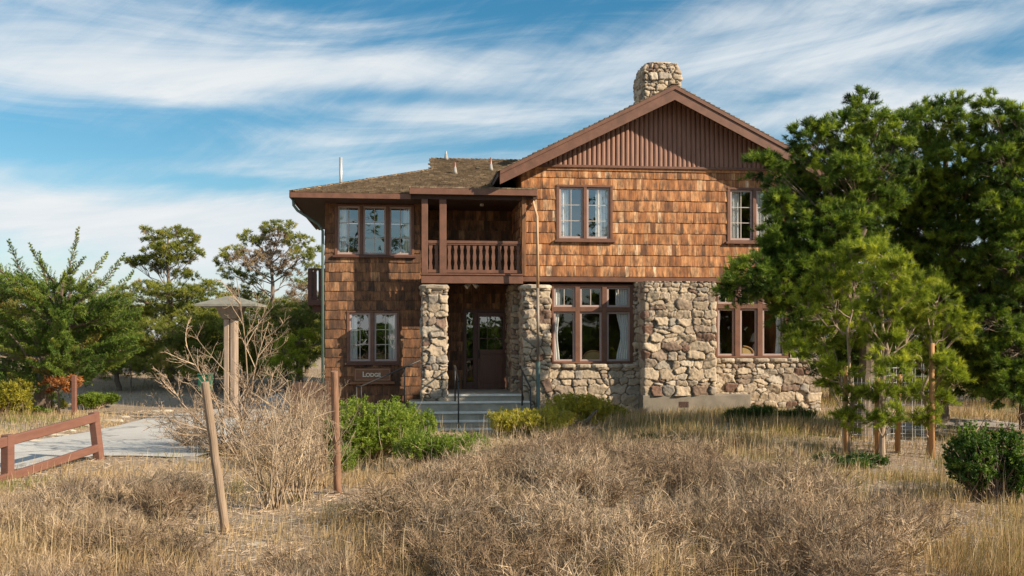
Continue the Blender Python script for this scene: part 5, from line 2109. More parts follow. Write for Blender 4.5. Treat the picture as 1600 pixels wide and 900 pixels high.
# orange-brown shrub and its signpost beside the cypress
far_pine('rust_shrub', 'rust orange leafy shrub beside the red brown post', 92, 23.6,
         [(80, 600, 12), (95, 603, 13), (110, 598, 10), (120, 597, 6)], 340, .04, 600, .4, 2.4, flat=.7, tmean=.5, cat='shrub', mats=(ORANGE, BARK), L=.10, Wd=.03)
far_pine('rust_shrub', 'low rust coloured shrub behind the cypress trunk', 25, 29,
         [(15, 608, 10), (30, 612, 10), (45, 606, 8)], 341, .04, 606, .4, 2.4, flat=.7, tmean=.35, cat='shrub', mats=(ORANGE, BARK), L=.10, Wd=.03)
p = at(116, 23.4)
p[2] = float(gz(p[0], p[1]))
o = MB().box(-.05, .05, -.05, .05, -.2, .95).build('wooden_post', FENCE, None, bevel=.01)
o.location = p
tag(o, 'red brown square post standing in front of the rust orange shrub', 'post')
p = at(22, 30)
p[2] = float(gz(p[0], p[1]))
o = MB().box(-.06, .06, -.06, .06, -.2, .9).build('wooden_post', FENCE_D, None, bevel=.01)
o.location = p
tag(o, 'dark square post beside the far stretch of road at the left edge', 'post')


# ---------- broadleaf and dry bushes
def leaf_bush(name, lab, base, rx, ry, h, mat, seed, n=900, per=16, L=.035, Wd=.018, tmean=.5, wood=TWIG, cat='bush', group=None, lumps=9, needle=False, stalks=0):
    rng = np.random.default_rng(seed)
    root = empty(name, base)
    tag(root, lab, cat, group)
    o = np.asarray(base, float)
    cs = []
    for k in range(lumps):
        a = rng.uniform(0, 6.28)
        q = math.sqrt(rng.random()) * .68
        cs.append((np.array([math.cos(a) * rx * q, math.sin(a) * ry * q, h * rng.uniform(.38, .74)]), rng.uniform(.30, .5)))
    Pn, Dn = [], []
    for c, s in cs:
        m_ = n // lumps
        d = nrm(rng.normal(size=(m_, 3)))
        q = (.25 + .75 * rng.random(m_)) ** (1 / 3)
        p = c + d * q[:, None] * np.array([rx * s, ry * s, h * s * .8]) * (1 + rng.normal(0, .10, m_))[:, None]
        Pn.append(p)
        Dn.append(d)
    P_ = np.vstack(Pn)
    D_ = np.vstack(Dn)
    kp = P_[:, 2] > .03
    P_, D_ = P_[kp], D_[kp]
    D_ = nrm(D_ + np.array([0, 0, .8]) + rng.normal(0, .3, D_.shape))
    Gt = Geo()
    sel = rng.choice(len(P_), min(len(P_), max(30, len(P_) // 5)), replace=False)
    root_ = rng.normal(0, .10, (len(sel), 3)) * np.array([rx, ry, 0])
    t_ = np.linspace(0, 1, 5)[None, :, None]
    nodes = root_[:, None] * (1 - t_) + P_[sel][:, None] * t_ + rng.normal(0, .03, (len(sel), 5, 3)) * np.sin(np.pi * t_)
    Gt.branches(nodes, np.broadcast_to(np.linspace(.012, .003, 5), (len(sel), 5)), rng.uniform(.2, .7, len(sel)), 3)
    if stalks:
        a = rng.uniform(0, 6.28, stalks)
        q = np.sqrt(rng.random(stalks)) * .8
        P2 = np.stack([np.cos(a) * rx * q, np.sin(a) * ry * q, np.full(stalks, h * .3)], 1)
        nd, rr_ = grow(P2, nrm(rng.normal(0, .35, (stalks, 3)) + np.array([0, 0, 1])), rng.uniform(.5, 1.0, stalks) * h, np.full(stalks, .005), np.full(stalks, .002), 5, .12, .03, rng)
        Gt.branches(nd, rr_, .9, 3)
    Gt.build('stems', wood, root)
    Gc = Geo()
    i = np.repeat(np.arange(len(P_)), per)
    tb = np.clip(rng.normal(tmean, .17, len(P_)), 0, 1)
    Dl = cone_dirs(D_[i], 1.3, rng, .2)
    bp = P_[i] - D_[i] * (rng.uniform(0, .10, len(i)))[:, None]
    tt_ = np.clip(tb[i] + rng.normal(0, .08, len(i)), 0, 1)
    if needle:
        Gc.needles(bp, Dl, L * rng.uniform(.7, 1.2, len(i)), np.full(len(i), Wd), tt_, rng)
    else:
        Gc.leaves(bp, Dl, L * rng.uniform(.7, 1.2, len(i)), np.full(len(i), Wd), tt_, rng)
    Gc.build('foliage', mat, root)
    return root


def gpos(px, d):
    p = at(px, d)
    p[2] = float(gz(p[0], p[1])) - .02
    return p


leaf_bush('green_bush', 'bright green feathery bush in front of the entrance steps', gpos(575, 15.6), .80, .8, .98, BUSHG, 401, 1700, 20, .055, .016, .58, lumps=12, stalks=14)
leaf_bush('green_bush', 'bright green bush between the leaning post and the steps', gpos(630, 16.4), .55, .6, .85, BUSHG, 402, 1000, 20, .055, .016, .52, lumps=9, stalks=8)
leaf_bush('green_bush', 'duller olive green bush mixed with dry stalks left of the dead scrub', gpos(700, 14.6), .95, .7, .56, BUSHG, 403, 1000, 14, .05, .013, .40, lumps=11, stalks=26)
leaf_bush('green_bush', 'small green bush behind the shorter straight post', gpos(535, 14.4), .35, .4, .5, BUSHG, 404, 420, 16, .05, .014, .40, lumps=6, stalks=10)
leaf_bush('yellow_bush', 'yellow green bush under the downspout behind the driftwood', gpos(895, 21.0), .95, .6, .70, BUSHY, 405, 1700, 20, .06, .015, .66, lumps=10, stalks=8)
leaf_bush('yellow_bush', 'low yellow bush in front of the right end of the steps', gpos(815, 19.0), 1.0, .7, .56, BUSHY, 406, 1500, 18, .06, .014, .66, lumps=10, stalks=16)
leaf_bush('yellow_bush', 'small yellowish bush at the foot of the stone wall sill', gpos(955, 22.6), .45, .4, .34, BUSHY, 407, 360, 18, .06, .018, .30, lumps=6, stalks=10)
leaf_bush('green_bush', 'rounded dark green bush with gnarled stems at the lower right', gpos(1545, 11.35), .50, .48, .86, BUSHD, 408, 2100, 22, .036, .022, .52, lumps=12, wood=BARK)
leaf_bush('green_bush', 'low dark green clump in the dry grass before the buttress', gpos(1020, 17.6), .38, .3, .24, BUSHD, 409, 360, 18, .05, .018, .42, lumps=6)
leaf_bush('green_bush', 'blue green low clump at the foot of the young pines', gpos(1330, 14.6), .55, .35, .22, BUSHD, 410, 380, 18, .06, .014, .30, lumps=7)
leaf_bush('round_shrub', 'rounded yellow green shrub at the left edge beyond the road', gpos(5, 23.2), .62, .6, .82, BUSHY, 411, 1000, 16, .08, .022, .25, lumps=8)
leaf_bush('round_shrub', 'rounded bright green shrub to the right of the red brown post', gpos(150, 27.0), .66, .5, .48, BUSHG, 412, 800, 16, .08, .024, .40, lumps=8)
leaf_bush('round_shrub', 'small low green shrub at the foot of the cypress trunk', gpos(64, 23.6), .32, .25, .2, BUSHG, 413, 260, 16, .07, .02, .45, lumps=5)
leaf_bush('round_shrub', 'pale olive shrub between the cypress trunk and the post', gpos(85, 26.0), .4, .3, .38, BUSHY, 414, 300, 16, .07, .02, .10, lumps=5)
# olive growth against the stone footing on the right
for k, (px, d, w_, lab) in enumerate(((1150, 22.8, .55, 'low olive growth at the foot of the stone wall beside the foundation'), (1195, 22.9, .5, 'low olive growth at the foot of the stone wall beneath the hidden window'),
                                      (1240, 22.7, .55, 'low olive growth at the foot of the stone wall next to the young pines'))):
    leaf_bush('low_growth', lab, gpos(px, d), w_, .3, .36, BUSHD, 420 + k, 300, 18, .10, .012, .40, lumps=6, needle=True, cat='plant', group='olive growth along the stone wall')


# gnarled branch of the lower right bush
def bare(name, lab, base, stems, Lr, spread, lv, mat, seed, r0=.012, cat='shrub', up=.05, bend=.10, k1=7, k2=5, l1=.42, l2=.4, group=None, dirs=None, tint=(.35, .9), flat=1.0, lo=.25, lens=None):
    rng = np.random.default_rng(seed)
    n = stems
    P_ = np.asarray(base, float) + rng.normal(0, .07, (n, 3)) * np.array([1, 1, 0]) * min(1.0, Lr[1])
    if dirs is not None:
        D_ = nrm(np.array(dirs, float))
        n = len(D_)
        P_ = P_[:1].repeat(n, 0)
    else:
        D_ = cone_dirs(np.tile([[0, 0, 1.0]], (n, 1)), spread, rng, 0)
        D_[:, 2] *= flat
        D_ = nrm(D_)
    L_ = rng.uniform(*Lr, n) if lens is None else np.array(lens, float)
    G_ = Geo()
    nd, rr_ = grow(P_, D_, L_, np.full(n, r0), np.full(n, r0 * .3), 7, bend, up, rng)
    G_.branches(nd, rr_, rng.uniform(*tint, n), 4)
    cur, Lc, rc = nd, L_, r0 * .5
    for q in range(lv):
        k = (k1, k2, 4)[q]
        P2, D2, tt_, ii = kids(cur, k, .18, .95, rng, 1.0, lo)
        L2 = Lc[ii] * (l1, l2, .4)[q] * (1.15 - .6 * tt_) * rng.uniform(.6, 1.2, len(P2))
        nd2, r2 = grow(P2, D2, L2, np.full(len(P2), rc), np.full(len(P2), rc * .4), 4, bend * 1.3, up, rng)
        G_.branches(nd2, r2, rng.uniform(*tint, len(P2)), 3)
        cur, Lc, rc = nd2, L2, max(.0016, rc * .5)
    o = G_.build(name, mat, None, base)
    o.location = tuple(base)
    tag(o, lab, cat, group)
    return o


bare('gnarled_branch', 'bare dark crooked branch under the lower right green bush', gpos(1590, 11.3), 5, (.5, .8), 1.1, 2, BARK, 451, .02, 'branch', .02, .25)
# dead small tree before the lamp post
DT = gpos(376, 15.8)
dt_ = bare('dead_tree', 'bare dead young tree with upcurved twigs in front of the lamp post', DT, 9, (1.6, 3.1), .5, 3, TWIG_PALE, 452, .018, 'dead tree', .06, .08, 12, 6, .42, .42,
           dirs=[(0.02, 0, 1), (.03, .1, 1), (-.75, .1, .75), (.8, -.1, .62), (-.45, -.3, 1.0), (.5, .3, 1.0), (-1, .2, .35), (1, .2, .34), (.25, -.4, .9)], lens=[2.9, 2.3, 1.8, 1.3, 2.0, 1.5, 1.7, .95, 1.5], tint=(.05, .6), lo=.4)
# tangle of dead brush round the foot of the dead tree and fence
for k, (px, d, s, lab) in enumerate(((345, 16.2, .95, 'grey dead brush at the left foot of the dead tree'), (405, 16.4, 1.05, 'pinkish dead brush at the right foot of the dead tree'), (450, 17.0, 1.1, 'dense dead brush in front of the board fence'),
                                     (300, 17.2, .8, 'thin dead brush at the road edge beyond the leaning post'), (485, 18.2, 1.0, 'dead brush against the left corner of the lodge'), (425, 15.0, .75, 'low dead brush right of the leaning post'))):
    bare('dead_brush', lab, gpos(px, d), 34, (.5 * s, 1.15 * s), 1.25, 3, TWIG, 460 + k, .008, 'brush', .04, .12, 7, 4, .45, .42, group='dead brush round the dead tree', tint=(.3, .85))
# tall pale twigs between the two round posts
for k, (px, d, n, lab) in enumerate(((425, 10.6, 26, 'fan of tall pale twigs right of the leaning post'), (470, 11.2, 30, 'tangled tan twigs left of the straight post'), (498, 12.4, 22, 'tall reddish twigs beside the straight post'))):
    bare('twig_bush', lab, gpos(px, d), n, (.75, 1.45), .52, 2, TWIG, 470 + k, .008, 'twig bush', .015, .06, 5, 3, .38, .35, group='tall twig bushes between the posts', tint=(.35, .95))


# ---------- grass and scrub (uncountable)
def house_mask(x, y, pad=.0):
    hx = (x - HO[0]) * UX[0] + (y - HO[1]) * UX[1]
    hy = (x - HO[0]) * VX[0] + (y - HO[1]) * VX[1]
    inside = (hx > W0 - .05 - pad) & (hx < G1 + .8 + pad) & (hy > -.66 - pad) & (hy < 11)
    wing = (hx < W1) & (hy < WV - .05)
    steps = (hx > stu[2][0] - .1) & (hx < stu[2][1] + .05) & (hy > stv[4] - .15) & (hy < 0)
    return (inside & ~wing) | steps


def patchy(x, y):
    return vnoise(x, y, 1.6, 11) * .6 + vnoise(x, y, .55, 12) * .4


def grass(name, lab, n, ylo, yhi, hl_, wd, seed, mat=GRASS, tmean=None, xr=None, lean=.5, keepf=None, stiff=1.0, tsd=.12):
    rng = np.random.default_rng(seed)
    # even coverage of the wedge in front of the camera and a margin to either side
    y = ylo * (yhi / ylo) ** rng.random(n)
    half = y * .56 + 2.2
    x = rng.uniform(-1, 1, n) * half
    if xr:
        x = rng.uniform(xr[0], xr[1], n)
    jx, jy = (vnoise(x, y, .35, 31) - .5) * .55, (vnoise(x, y, .35, 32) - .5) * .55
    kp = ~house_mask(x, y) & ~in_poly(x + jx, y + jy, ROAD_POLY)
    pt = patchy(x, y)
    kp &= rng.random(n) < np.clip((pt - .28) * 2.6, .06, 1)
    kp &= ~((x < -4) & (y > 24) & (rng.random(n) < .86))
    if keepf is not None:
        kp &= keepf(x, y, rng)
    x, y, pt = x[kp], y[kp], pt[kp]
    m_ = len(x)
    # tufts: pull blades toward common roots
    cx_ = np.round(x / .17) * .17 + (vnoise(np.round(x / .17), np.round(y / .17), .3, 20) - .5) * .2
    cy_ = np.round(y / .17) * .17 + (vnoise(np.round(x / .17), np.round(y / .17), .3, 21) - .5) * .2
    g_ = rng.random(m_) < .6
    dx_, dy_ = x - cx_, y - cy_
    x2 = np.where(g_, cx_ + dx_ * .35, x)
    y2 = np.where(g_, cy_ + dy_ * .35, y)
    h = rng.uniform(hl_[0], hl_[1], m_) * (.55 + .9 * vnoise(x, y, 1.3, 13))
    h = h * np.where(x < -2.5, .55 + .45 * np.clip(seg_dist(x, y, (RL + RU) / 2) / 3.2 - .75, 0, 1), 1)
    P_ = np.stack([x2, y2, gz(x2, y2) - .01], 1)
    ln = np.stack([dx_ * 1.6 + rng.normal(0, .07, m_) + .05, dy_ * 1.6 + rng.normal(0, .07, m_), np.zeros(m_)], 1) * lean * (h / .3)[:, None] / stiff
    if tmean is None:
        ti = .30 + .55 * vnoise(x, y, 2.2, 14) + rng.normal(0, tsd, m_)
        gr = sst(.55, .75, vnoise(x, y, 1.5, 15)) * (rng.random(m_) < .7)
        ti = np.where(gr > .3, rng.uniform(.0, .16, m_), ti)
    else:
        ti = tmean + rng.normal(0, tsd, m_)
    G_ = Geo()
    G_.blades(P_, h, ln, wd * rng.uniform(.7, 1.3, m_) * (1 + np.maximum(0, y - 12) * .05), np.clip(ti, 0, 1), rng)
    o = G_.build(name, mat)
    tag(o, lab, 'grass', kind='stuff')
    print(name, m_)
    return o


grass('dry_grass', 'short dry straw coloured grass over the open ground', 330000, 6.6, 40, (.09, .30), .0065, 501)
grass('tall_dry_grass', 'tall pale dry grass stalks standing above the rest', 26000, 6.8, 24, (.32, .62), .0045, 502, tmean=.82, lean=.35, stiff=1.5,
      keepf=lambda x, y, r: (r.random(len(x)) < .25 + .75 * sst(.5, .7, vnoise(x, y, 2.0, 30))))
# denser straw meadow on the right
grass('meadow_grass', 'dense straw grass of the meadow in front of the stone wall and young pines', 110000, 11, 25, (.12, .30), .007, 503, tmean=.60, tsd=.2,
      keepf=lambda x, y, r: (x > 1.5) & (r.random(len(x)) < sst(1.5, 3.5, x)))
# litter of broken stalks lying on the ground
rng = np.random.default_rng(510)
n = 60000
y = 6.6 * (26 / 6.6) ** rng.random(n)
x = rng.uniform(-1, 1, n) * (y * .56 + 2)
kp = ~house_mask(x, y) & ~in_poly(x, y, ROAD_POLY)
x, y = x[kp], y[kp]
n = len(x)
G_ = Geo()
D_ = nrm(np.stack([rng.normal(size=n), rng.normal(size=n), rng.uniform(-.05, .3, n)], 1))
G_.needles(np.stack([x, y, gz(x, y) + .01], 1), D_, rng.uniform(.05, .2, n), np.full(n, .008), np.clip(rng.normal(.6, .25, n), 0, 1), rng)
tag(G_.build('straw_litter', TWIG_PALE), 'broken straw and litter lying between the grass tufts', 'litter', kind='stuff')


def scrub(name, lab, spots, seed, mat=TWIG, tint=(.25, .95), stems=40, flat=.55):
    """low mass of interlocking dead twigs"""
    rng = np.random.default_rng(seed)
    G_ = Geo()
    for (x, y, r, h) in spots:
        n = stems
        P_ = np.stack([x + rng.normal(0, r * .35, n), y + rng.normal(0, r * .35, n), np.zeros(n)], 1)
        P_[:, 2] = gz(P_[:, 0], P_[:, 1])
        out = P_[:, :2] - np.array([x, y])
        D_ = nrm(np.concatenate([out / r * .9 + rng.normal(0, .45, (n, 2)), np.full((n, 1), .75)], 1))
        L_ = h * rng.uniform(.8, 1.35, n)
        nd, rr_ = grow(P_, D_, L_, np.full(n, .006), np.full(n, .0025), 5, .16, -.01, rng)
        base_t = rng.uniform(.12, .78)
        G_.branches(nd, rr_, np.clip(rng.normal(base_t - .1, .15, n), 0, 1), 3)
        P2, D2, tt_, ii = kids(nd, 8, .2, 1.0, rng, 1, .3)
        L2 = L_[ii] * .42 * rng.uniform(.5, 1.2, len(P2))
        nd2, r2 = grow(P2, D2, L2, np.full(len(P2), .0034), np.full(len(P2), .0016), 3, .2, .05, rng)
        G_.branches(nd2, r2, np.clip(rng.normal(base_t, .18, len(P2)), 0, 1), 3)
        P3, D3, tt_, ii = kids(nd2, 8, .1, .95, rng, 1, .3)
        L3 = rng.uniform(.05, .17, len(P3))
        G_.needles(P3, D3, L3, np.full(len(P3), .005), np.clip(rng.normal(base_t + .12, .2, len(P3)), tint[0], tint[1]), rng)
    o = G_.build(name, mat)
    tag(o, lab, 'scrub', kind='stuff')


rng = np.random.default_rng(600)


def spots_in(poly_px, n, hlo, hhi, rlo=.35, rhi=.6, zref=.1):
    """rough scatter within an outline on the ground"""
    poly = np.array([gp(a, b_, zref)[:2] for a, b_ in poly_px])
    lo_, hi_ = poly.min(0), poly.max(0)
    out = []
    while len(out) < n:
        p_ = rng.uniform(lo_, hi_)
        if in_poly(np.array([p_[0]]), np.array([p_[1]]), poly)[0] and not house_mask(np.array([p_[0]]), np.array([p_[1]]))[0]:
            out.append((p_[0], p_[1], rng.uniform(rlo, rhi), rng.uniform(hlo, hhi)))
    return out


scrub('dead_scrub', 'wide mass of grey brown dead twiggy scrub filling the middle foreground', spots_in([(640, 905), (560, 830), (700, 745), (820, 700), (1000, 712), (1190, 745), (1330, 800), (1390, 900), (1200, 960), (760, 960)], 84, .20, .46), 601)
scrub('low_scrub', 'thin tan scrub between the green bush and the dead scrub', spots_in([(560, 800), (700, 740), (880, 690), (1250, 700), (1200, 740), (800, 760), (620, 840)], 26, .16, .28), 602, tint=(.35, 1.0), stems=30)
scrub('roadside_scrub', 'dry twiggy scrub along the rail fence at the lower left', spots_in([(-60, 820), (40, 775), (180, 745), (290, 750), (330, 790), (240, 850), (60, 860), (-60, 850)], 38, .15, .27), 603, stems=34)
scrub('corner_scrub', 'sparse dry scrub at the bottom edge', spots_in([(560, 960), (0, 960), (40, 860), (300, 850), (560, 850)], 14, .12, .22), 604, stems=26)
rng = np.random.default_rng(605)
scrub('right_scrub', 'sparse dark scrub in the meadow near the lower right bush', spots_in([(1180, 840), (1400, 770), (1480, 860), (1300, 900)], 10, .2, .36), 605, stems=26)

for k, (px, d, s_, lab) in enumerate(((1275, 10.4, .34, 'small dark leafless shrub standing in the dead scrub at the right'), (1010, 9.2, .30, 'dark spindly shrub rising from the middle of the dead scrub'),
                                      (860, 12.6, .32, 'dark bare shrub at the left edge of the dead scrub'), (775, 9.4, .26, 'low dark bare shrub near the bottom middle'), (120, 10.6, .3, 'dark bare shrub in the grass below the rail fence'),
                                      (1390, 8.9, .28, 'dark bare shrub near the bottom right corner'))):
    bare('dark_shrub', lab, gpos(px, d), 16, (s_, s_ * 1.9), .9, 3, BARK, 490 + k, .007, 'shrub', .03, .13, 6, 4, .45, .4, group='dark leafless shrubs in the scrub')

# ---------- posts and small things in the foreground
def round_post(name, lab, px0, d0, px1, py1, r, mat, seed):
    base = gpos(px0, d0)
    top = atp(px1, py1, d0 + (.05 if px0 == px1 else -.25))
    off = top - base
    rr_ = random.Random(seed)
    mb = MB()
    pts = [np.array([0, 0, -.2]) + off * 0]
    for k in range(9):
        f = k / 8
        pts.append(off * f + np.array([rr_.uniform(-.004, .004), rr_.uniform(-.004, .004), 0]))
    mb.tube(pts, [r * (1.05 - .012 * k) * rr_.uniform(.97, 1.03) for k in range(len(pts))], 14)
    o = mb.build(name, mat, None, bevel=.004)
    o.location = base
    tag(o, lab, 'post')
    return o, base, top


round_post('round_post', 'weathered round wooden post leaning left in the dry grass', 353, 9.45, 320, 597, .042, POST, 1)
round_post('round_post', 'upright brown round wooden post in front of the green bush', 528, 11.9, 522, 580, .045, POST_B, 2)
# green plastic tree guard standing behind the leaning post
p = gpos(321, 22.5)
GREENP = simple('green_plastic', (0.012, 0.10, 0.055), .35, .2, 10, bump=.1)
root = empty('tree_guard', p)
tag(root, 'dark green plastic box on a short post behind the leaning post top', 'box')
zt_ = atp(321, 583, 22.5)[2] - p[2]
zb_ = atp(321, 611, 22.5)[2] - p[2]
MB().box(-.14, .14, -.12, .12, zb_, zt_ - .05).build('body', GREENP, root, bevel=.02)
MB().box(-.16, .16, -.14, .14, zt_ - .049, zt_).build('lid', GREENP, root, bevel=.02)
MB().box(-.04, .04, -.04, .04, -.1, zb_ - .002).build('post', FENCE_D, root)

# lamp post with hipped hood
p = gpos(361, 23.2)
root = empty('lamp_post', p)
tag(root, 'thick wooden lamp post with a wide pyramid hood beside the road', 'lamp post')
hz = atp(362, 463, 23.2)[2] - p[2]
he = atp(362, 476, 23.2)[2] - p[2]
HOOD = simple('hood_green_grey', (0.22, 0.215, 0.175), .8, .2, 6, bump=.2)
mb = MB()
w_ = .70
wy = .5
mb.add([(-w_, -wy, he), (w_, -wy, he), (w_, wy, he), (-w_, wy, he), (-.1, -.1, hz), (.1, -.1, hz), (.1, .1, hz), (-.1, .1, hz),
        (-w_, -wy, he - .05), (w_, -wy, he - .05), (w_, wy, he - .05), (-w_, wy, he - .05)],
       [(0, 1, 5, 4), (1, 2, 6, 5), (2, 3, 7, 6), (3, 0, 4, 7), (4, 5, 6, 7), (8, 9, 1, 0), (9, 10, 2, 1), (10, 11, 3, 2), (11, 8, 0, 3), (11, 10, 9, 8)])
o = mb.build('hood', HOOD, root)
mb = MB()
mb.hexa([(-.17, -.17, he - .33), (.17, -.17, he - .33), (.17, .17, he - .33), (-.17, .17, he - .33)], [(-.29, -.29, he - .05), (.29, -.29, he - .05), (.29, .29, he - .05), (-.29, .29, he - .05)])
mb.build('lantern', simple('lantern_panel', (0.20, 0.15, 0.11), .6, .2, 6), root, bevel=.01)
mb = MB()
for sx in (-1, 1):
    for sy in (-1, 1):
        mb.box(sx * .075 - .065, sx * .075 + .065, sy * .075 - .065, sy * .075 + .065, -.3, he - .335)
o = mb.build('post', simple('log_post', (0.33, 0.245, 0.18), .85, .3, 1.0, bump=.5, sc=(24, 24, 2)), root, bevel=.02)

# board enclosure between the dead tree and the lodge
root_p = hl(W0 - .25, -1.6, 0)
FB0 = gpos(456, 21.8)
root = empty('board_fence', FB0, rad(8))
tag(root, 'dark brown vertical board enclosure behind the dead brush at the lodge corner', 'fence')
zt_ = atp(470, 597, 21.8)[2] - FB0[2]
MB().box(-.05, .70, .03, .07, .25, .33).build('rail', FENCE_D, root)
MB().box(-.05, .70, .03, .07, zt_ - .25, zt_ - .17).build('rail', FENCE_D, root)
R = random.Random(3)
for k in range(6):
    MB().box(k * .115, k * .115 + .105, 0, .028, -.1, zt_ + R.uniform(-.03, .02)).build('board', FENCE_D, root)
MB().box(.70, .80, -.02, .08, -.2, zt_ + .02).build('post', FENCE_D, root, bevel=.01)

# rail fence
FA, FBp = gpos(12, 13.0), gpos(158, 15.2)
FZ = gpos(-150, 11.6)
root = empty('rail_fence', FA)
tag(root, 'red brown two rail timber fence beside the road at the left edge', 'fence')
o_ = -np.asarray(FA)
ta, tb_ = atp(12, 686, 13.0), atp(146, 650, 15.2)
tz0 = ta + (ta - tb_) * 1.1
for q, top in ((FA, ta), (FBp, tb_), (FZ, tz0)):
    t_ = np.array([q[0], q[1], 0]) * 1.0
    up_ = np.array([top[0] - q[0], top[1] - q[1], top[2] + .06 - q[2]]) if q is FBp else np.array([0, 0, top[2] + .06 - q[2]])
    mb = MB()
    mb.bar(q + o_ - np.array([0, 0, .25]), q + o_ + up_, .125, .125, up=(0.2, 1, 0))
    mb.build('post', FENCE, root, bevel=.012)
la, lb = atp(14, 742, 13.0), atp(150, 697, 15.2)
for a, b_, h_ in ((ta, tb_, .13), (la, lb, .115)):
    MB().bar(a + o_ + np.array([0, -.09, -.03]), b_ + o_ + np.array([.06, -.09, -.02]), .06, h_).build('rail', FENCE, root, bevel=.01)
    e_ = a + (a - b_) * 1.05
    MB().bar(a + o_ + np.array([-.003, -.09, -.03]), e_ + o_ + np.array([0, -.09, -.03]), .06, h_).build('rail', FENCE, root, bevel=.01)


# rocks
def rock(lab, px, d, sx, sy, sz, seed, mat=ROCKM, name='rock', group=None, dz=0.0):
    rng = np.random.default_rng(seed)
    nu, nv = 18, 11
    V = []
    for j in range(nv + 1):
        th_ = math.pi * j / nv
        for i in range(nu):
            ph = 2 * math.pi * i / nu
            n_ = np.array([math.sin(th_) * math.cos(ph), math.sin(th_) * math.sin(ph), math.cos(th_)])
            w_ = 1 + .22 * math.sin(n_[0] * 3 + seed) * math.cos(n_[1] * 4 + seed * 2) + .1 * math.sin(n_[2] * 7 + n_[0] * 5 + seed) + rng.normal(0, .02)
            n_ = np.sign(n_) * np.abs(n_) ** .8
            V.append(n_ * w_ * np.array([sx, sy, sz]))
    ii = np.arange((nv + 1) * nu).reshape(nv + 1, nu)
    ii = np.hstack([ii, ii[:, :1]])
    q = np.stack([ii[:-1, :-1], ii[1:, :-1], ii[1:, 1:], ii[:-1, 1:]], -1).reshape(-1, 4)
    o = mesh_np(name, np.array(V), q, mat, None)
    p_ = gpos(px, d)
    p_[2] += dz
    o.location = p_
    tag(o, lab, 'rock', group)


GREYR = simple('grey_rock', (0.20, 0.18, 0.16), .9, .3, 7, bump=.5)
rock('pale flat rock at the road edge seen through the rail fence', 68, 19.0, .42, .2, .07, 1, group='pale edge rocks')
rock('pale rock at the road edge just left of the fence end post', 100, 20.0, .22, .15, .07, 2, group='pale edge rocks')
rock('small pale rock at the road edge above the fence end post', 134, 21.0, .17, .12, .08, 3, group='pale edge rocks')
rock('long pale rock at the road edge right of the fence end post', 176, 22.3, .28, .16, .07, 4, group='pale edge rocks')
rock('smallest pale rock at the road edge near the bank', 194, 23.4, .14, .1, .05, 5, group='pale edge rocks')
rock('pale rock where the road meets the shadowed bank', 252, 25.3, .28, .18, .07, 6, group='pale edge rocks')
rock('broad pale slab at the near end of the far road edge', 25, 18.0, .6, .25, .06, 7, group='pale edge rocks')
rock('dark grey rock on the near road edge left of the leaning post', 290, 15.15, .24, .16, .09, 8, GREYR)
rock('flat pale stone half buried in the grass below the straight post', 590, 10.2, .26, .16, .05, 9)
rock('small pale stone beside the foot of the leaning post', 400, 9.0, .12, .08, .04, 10)
rock('flat stone lying at the bottom left of the dead scrub', 640, 9.2, .14, .1, .04, 11)

# driftwood stump by the yellow bush
p = gpos(893, 20.6)
root = empty('driftwood_stump', p)
tag(root, 'broken driftwood stump with one upturned dark prong before the yellow bush', 'driftwood')
BROKEN = simple('broken_wood', (0.30, 0.17, 0.09), .9, .45, 9, bump=.8)
G_ = Geo()
rr_ = np.random.default_rng(8)
n = 26
P_ = np.stack([rr_.uniform(-.33, .25, n), rr_.uniform(-.1, .1, n), rr_.uniform(.0, .12, n)], 1)
D_ = nrm(np.stack([rr_.normal(.3, .6, n), rr_.normal(0, .4, n), rr_.uniform(.1, .7, n)], 1))
nd, q = grow(P_, D_, rr_.uniform(.14, .34, n), rr_.uniform(.03, .055, n), np.full(n, .012), 4, .2, .02, rr_)
G_.branches(nd, q, .5, 6)
G_.build('body', BROKEN, root)
mb = MB()
mb.tube([(-.05, 0, .05), (.15, -.02, .12), (.32, -.03, .20), (.46, -.04, .36), (.55, -.05, .44)], [.07, .065, .05, .035, .015], 8)
mb.build('prong', BARK, root, smooth=True)
mb = MB()
mb.tube([(.1, -.05, .04), (.5, -.1, .06), (.85, -.05, .0)], [.05, .04, .02], 7)
mb.build('root', BARK_L, root, smooth=True)

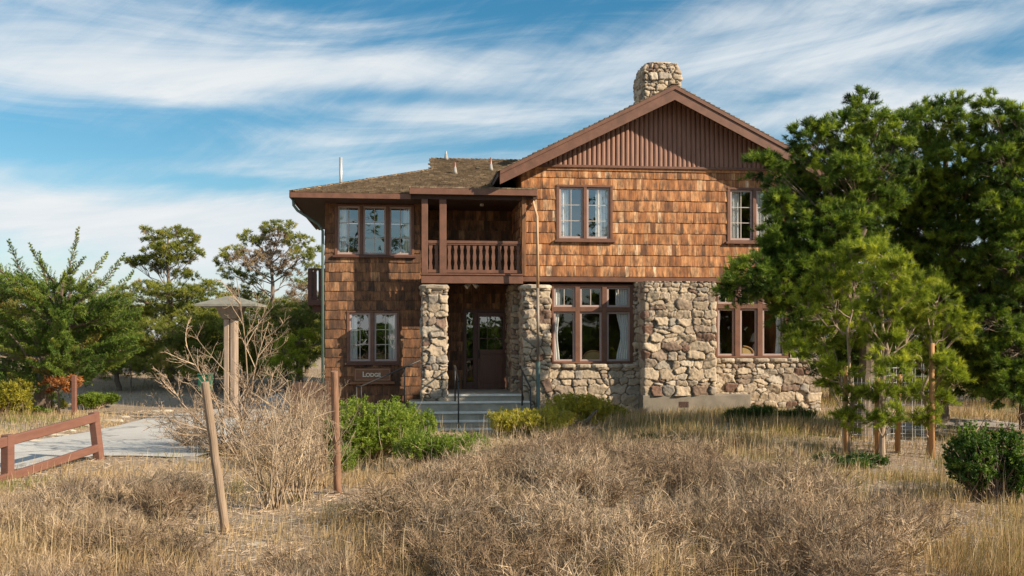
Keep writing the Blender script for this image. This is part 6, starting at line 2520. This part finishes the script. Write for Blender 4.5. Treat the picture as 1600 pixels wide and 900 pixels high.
# grey fallen branches at the foot of the right pines
for k, (px, d, lab) in enumerate(((1535, 19.2, 'grey fallen branches under the right pines'), (1585, 18.4, 'dark fallen branches at the right edge under the pine'))):
    bare('fallen_branch', lab, gpos(px, d), 12, (.6, 1.4), 1.5, 2, TWIG_PALE if k == 0 else BARK, 480 + k, .015, 'branch', -.02, .14, 6, 4, .45, .4, flat=.35)
rock('pale grey sandy mound under the right pines', 1545, 20.2, 2.2, .7, .22, 15, simple('sandy_litter', (0.36, 0.32, 0.28), .95, .25, 12, bump=.5), 'sand_mound')

# ---------- trees out of the frame: they show in the window panes
def round_crown(lab, x, y, h, seed, zlo, r, n=14, dens=.5, tr=.2, lr=None):
    rr_ = np.random.default_rng(seed)
    lob = []
    for _ in range(n):
        a = rr_.uniform(0, 6.28)
        q = math.sqrt(rr_.random()) * r
        lob.append((np.array([x + math.cos(a) * q, y + math.sin(a) * q, rr_.uniform(zlo, h - .6)]), (lr or r * .38) * rr_.uniform(.7, 1.2)))
    pine('pine_tree', lab, 'pine tree', np.array([x, y, 0.0]), np.array([x + .3, y, h - 1]), tr, lob, (PINE, BARK), seed, dens=dens, nl=16, L=.24, Wd=.05, tmean=.5)


rng = np.random.default_rng(777)
G_ = Geo()  # unseen shrub belt, added to keep the bright horizon out of the pane reflections
n = 5200
P_ = np.stack([rng.uniform(-30, 60, n), -21 + rng.normal(0, 1.0, n), 2.6 * rng.random(n) ** .8], 1)
tufts(G_, P_, nrm(rng.normal(size=(n, 3)) + np.array([0, 0, .6])), 16, .5, .13, 1.3, rng, .4)
tag(G_.build('thicket', PINE), 'dark thicket of shrubs added unseen behind the viewpoint to darken the panes', 'thicket', kind='stuff')
# dark rusty clump in the grass
leaf_bush('rust_clump', 'low dark rust brown clump in the grass left of the leaning post foot', gpos(258, 10.6), .22, .2, .2, ORANGE, 430, 260, 14, .07, .008, .06, lumps=4, needle=True, cat='plant')
for k, (x, y, h, r) in enumerate(((-9, -13, 8.5, 3.4), (-2.5, -17, 10.5, 3.6), (4.0, -15, 9.4, 3.4), (11, -17, 12.8, 3.8), (18, -16, 13.2, 3.8), (26, -14, 10.5, 4), (35, -11, 9.5, 4))):
    round_crown('pine behind the viewpoint facing the lodge, %s' % ('farthest left', 'second from the left', 'third from the left', 'fourth from the left', 'fifth from the left', 'sixth from the left', 'farthest right')[k],
                x, y, h, 710 + k, .9, r, 22, .09, .22)
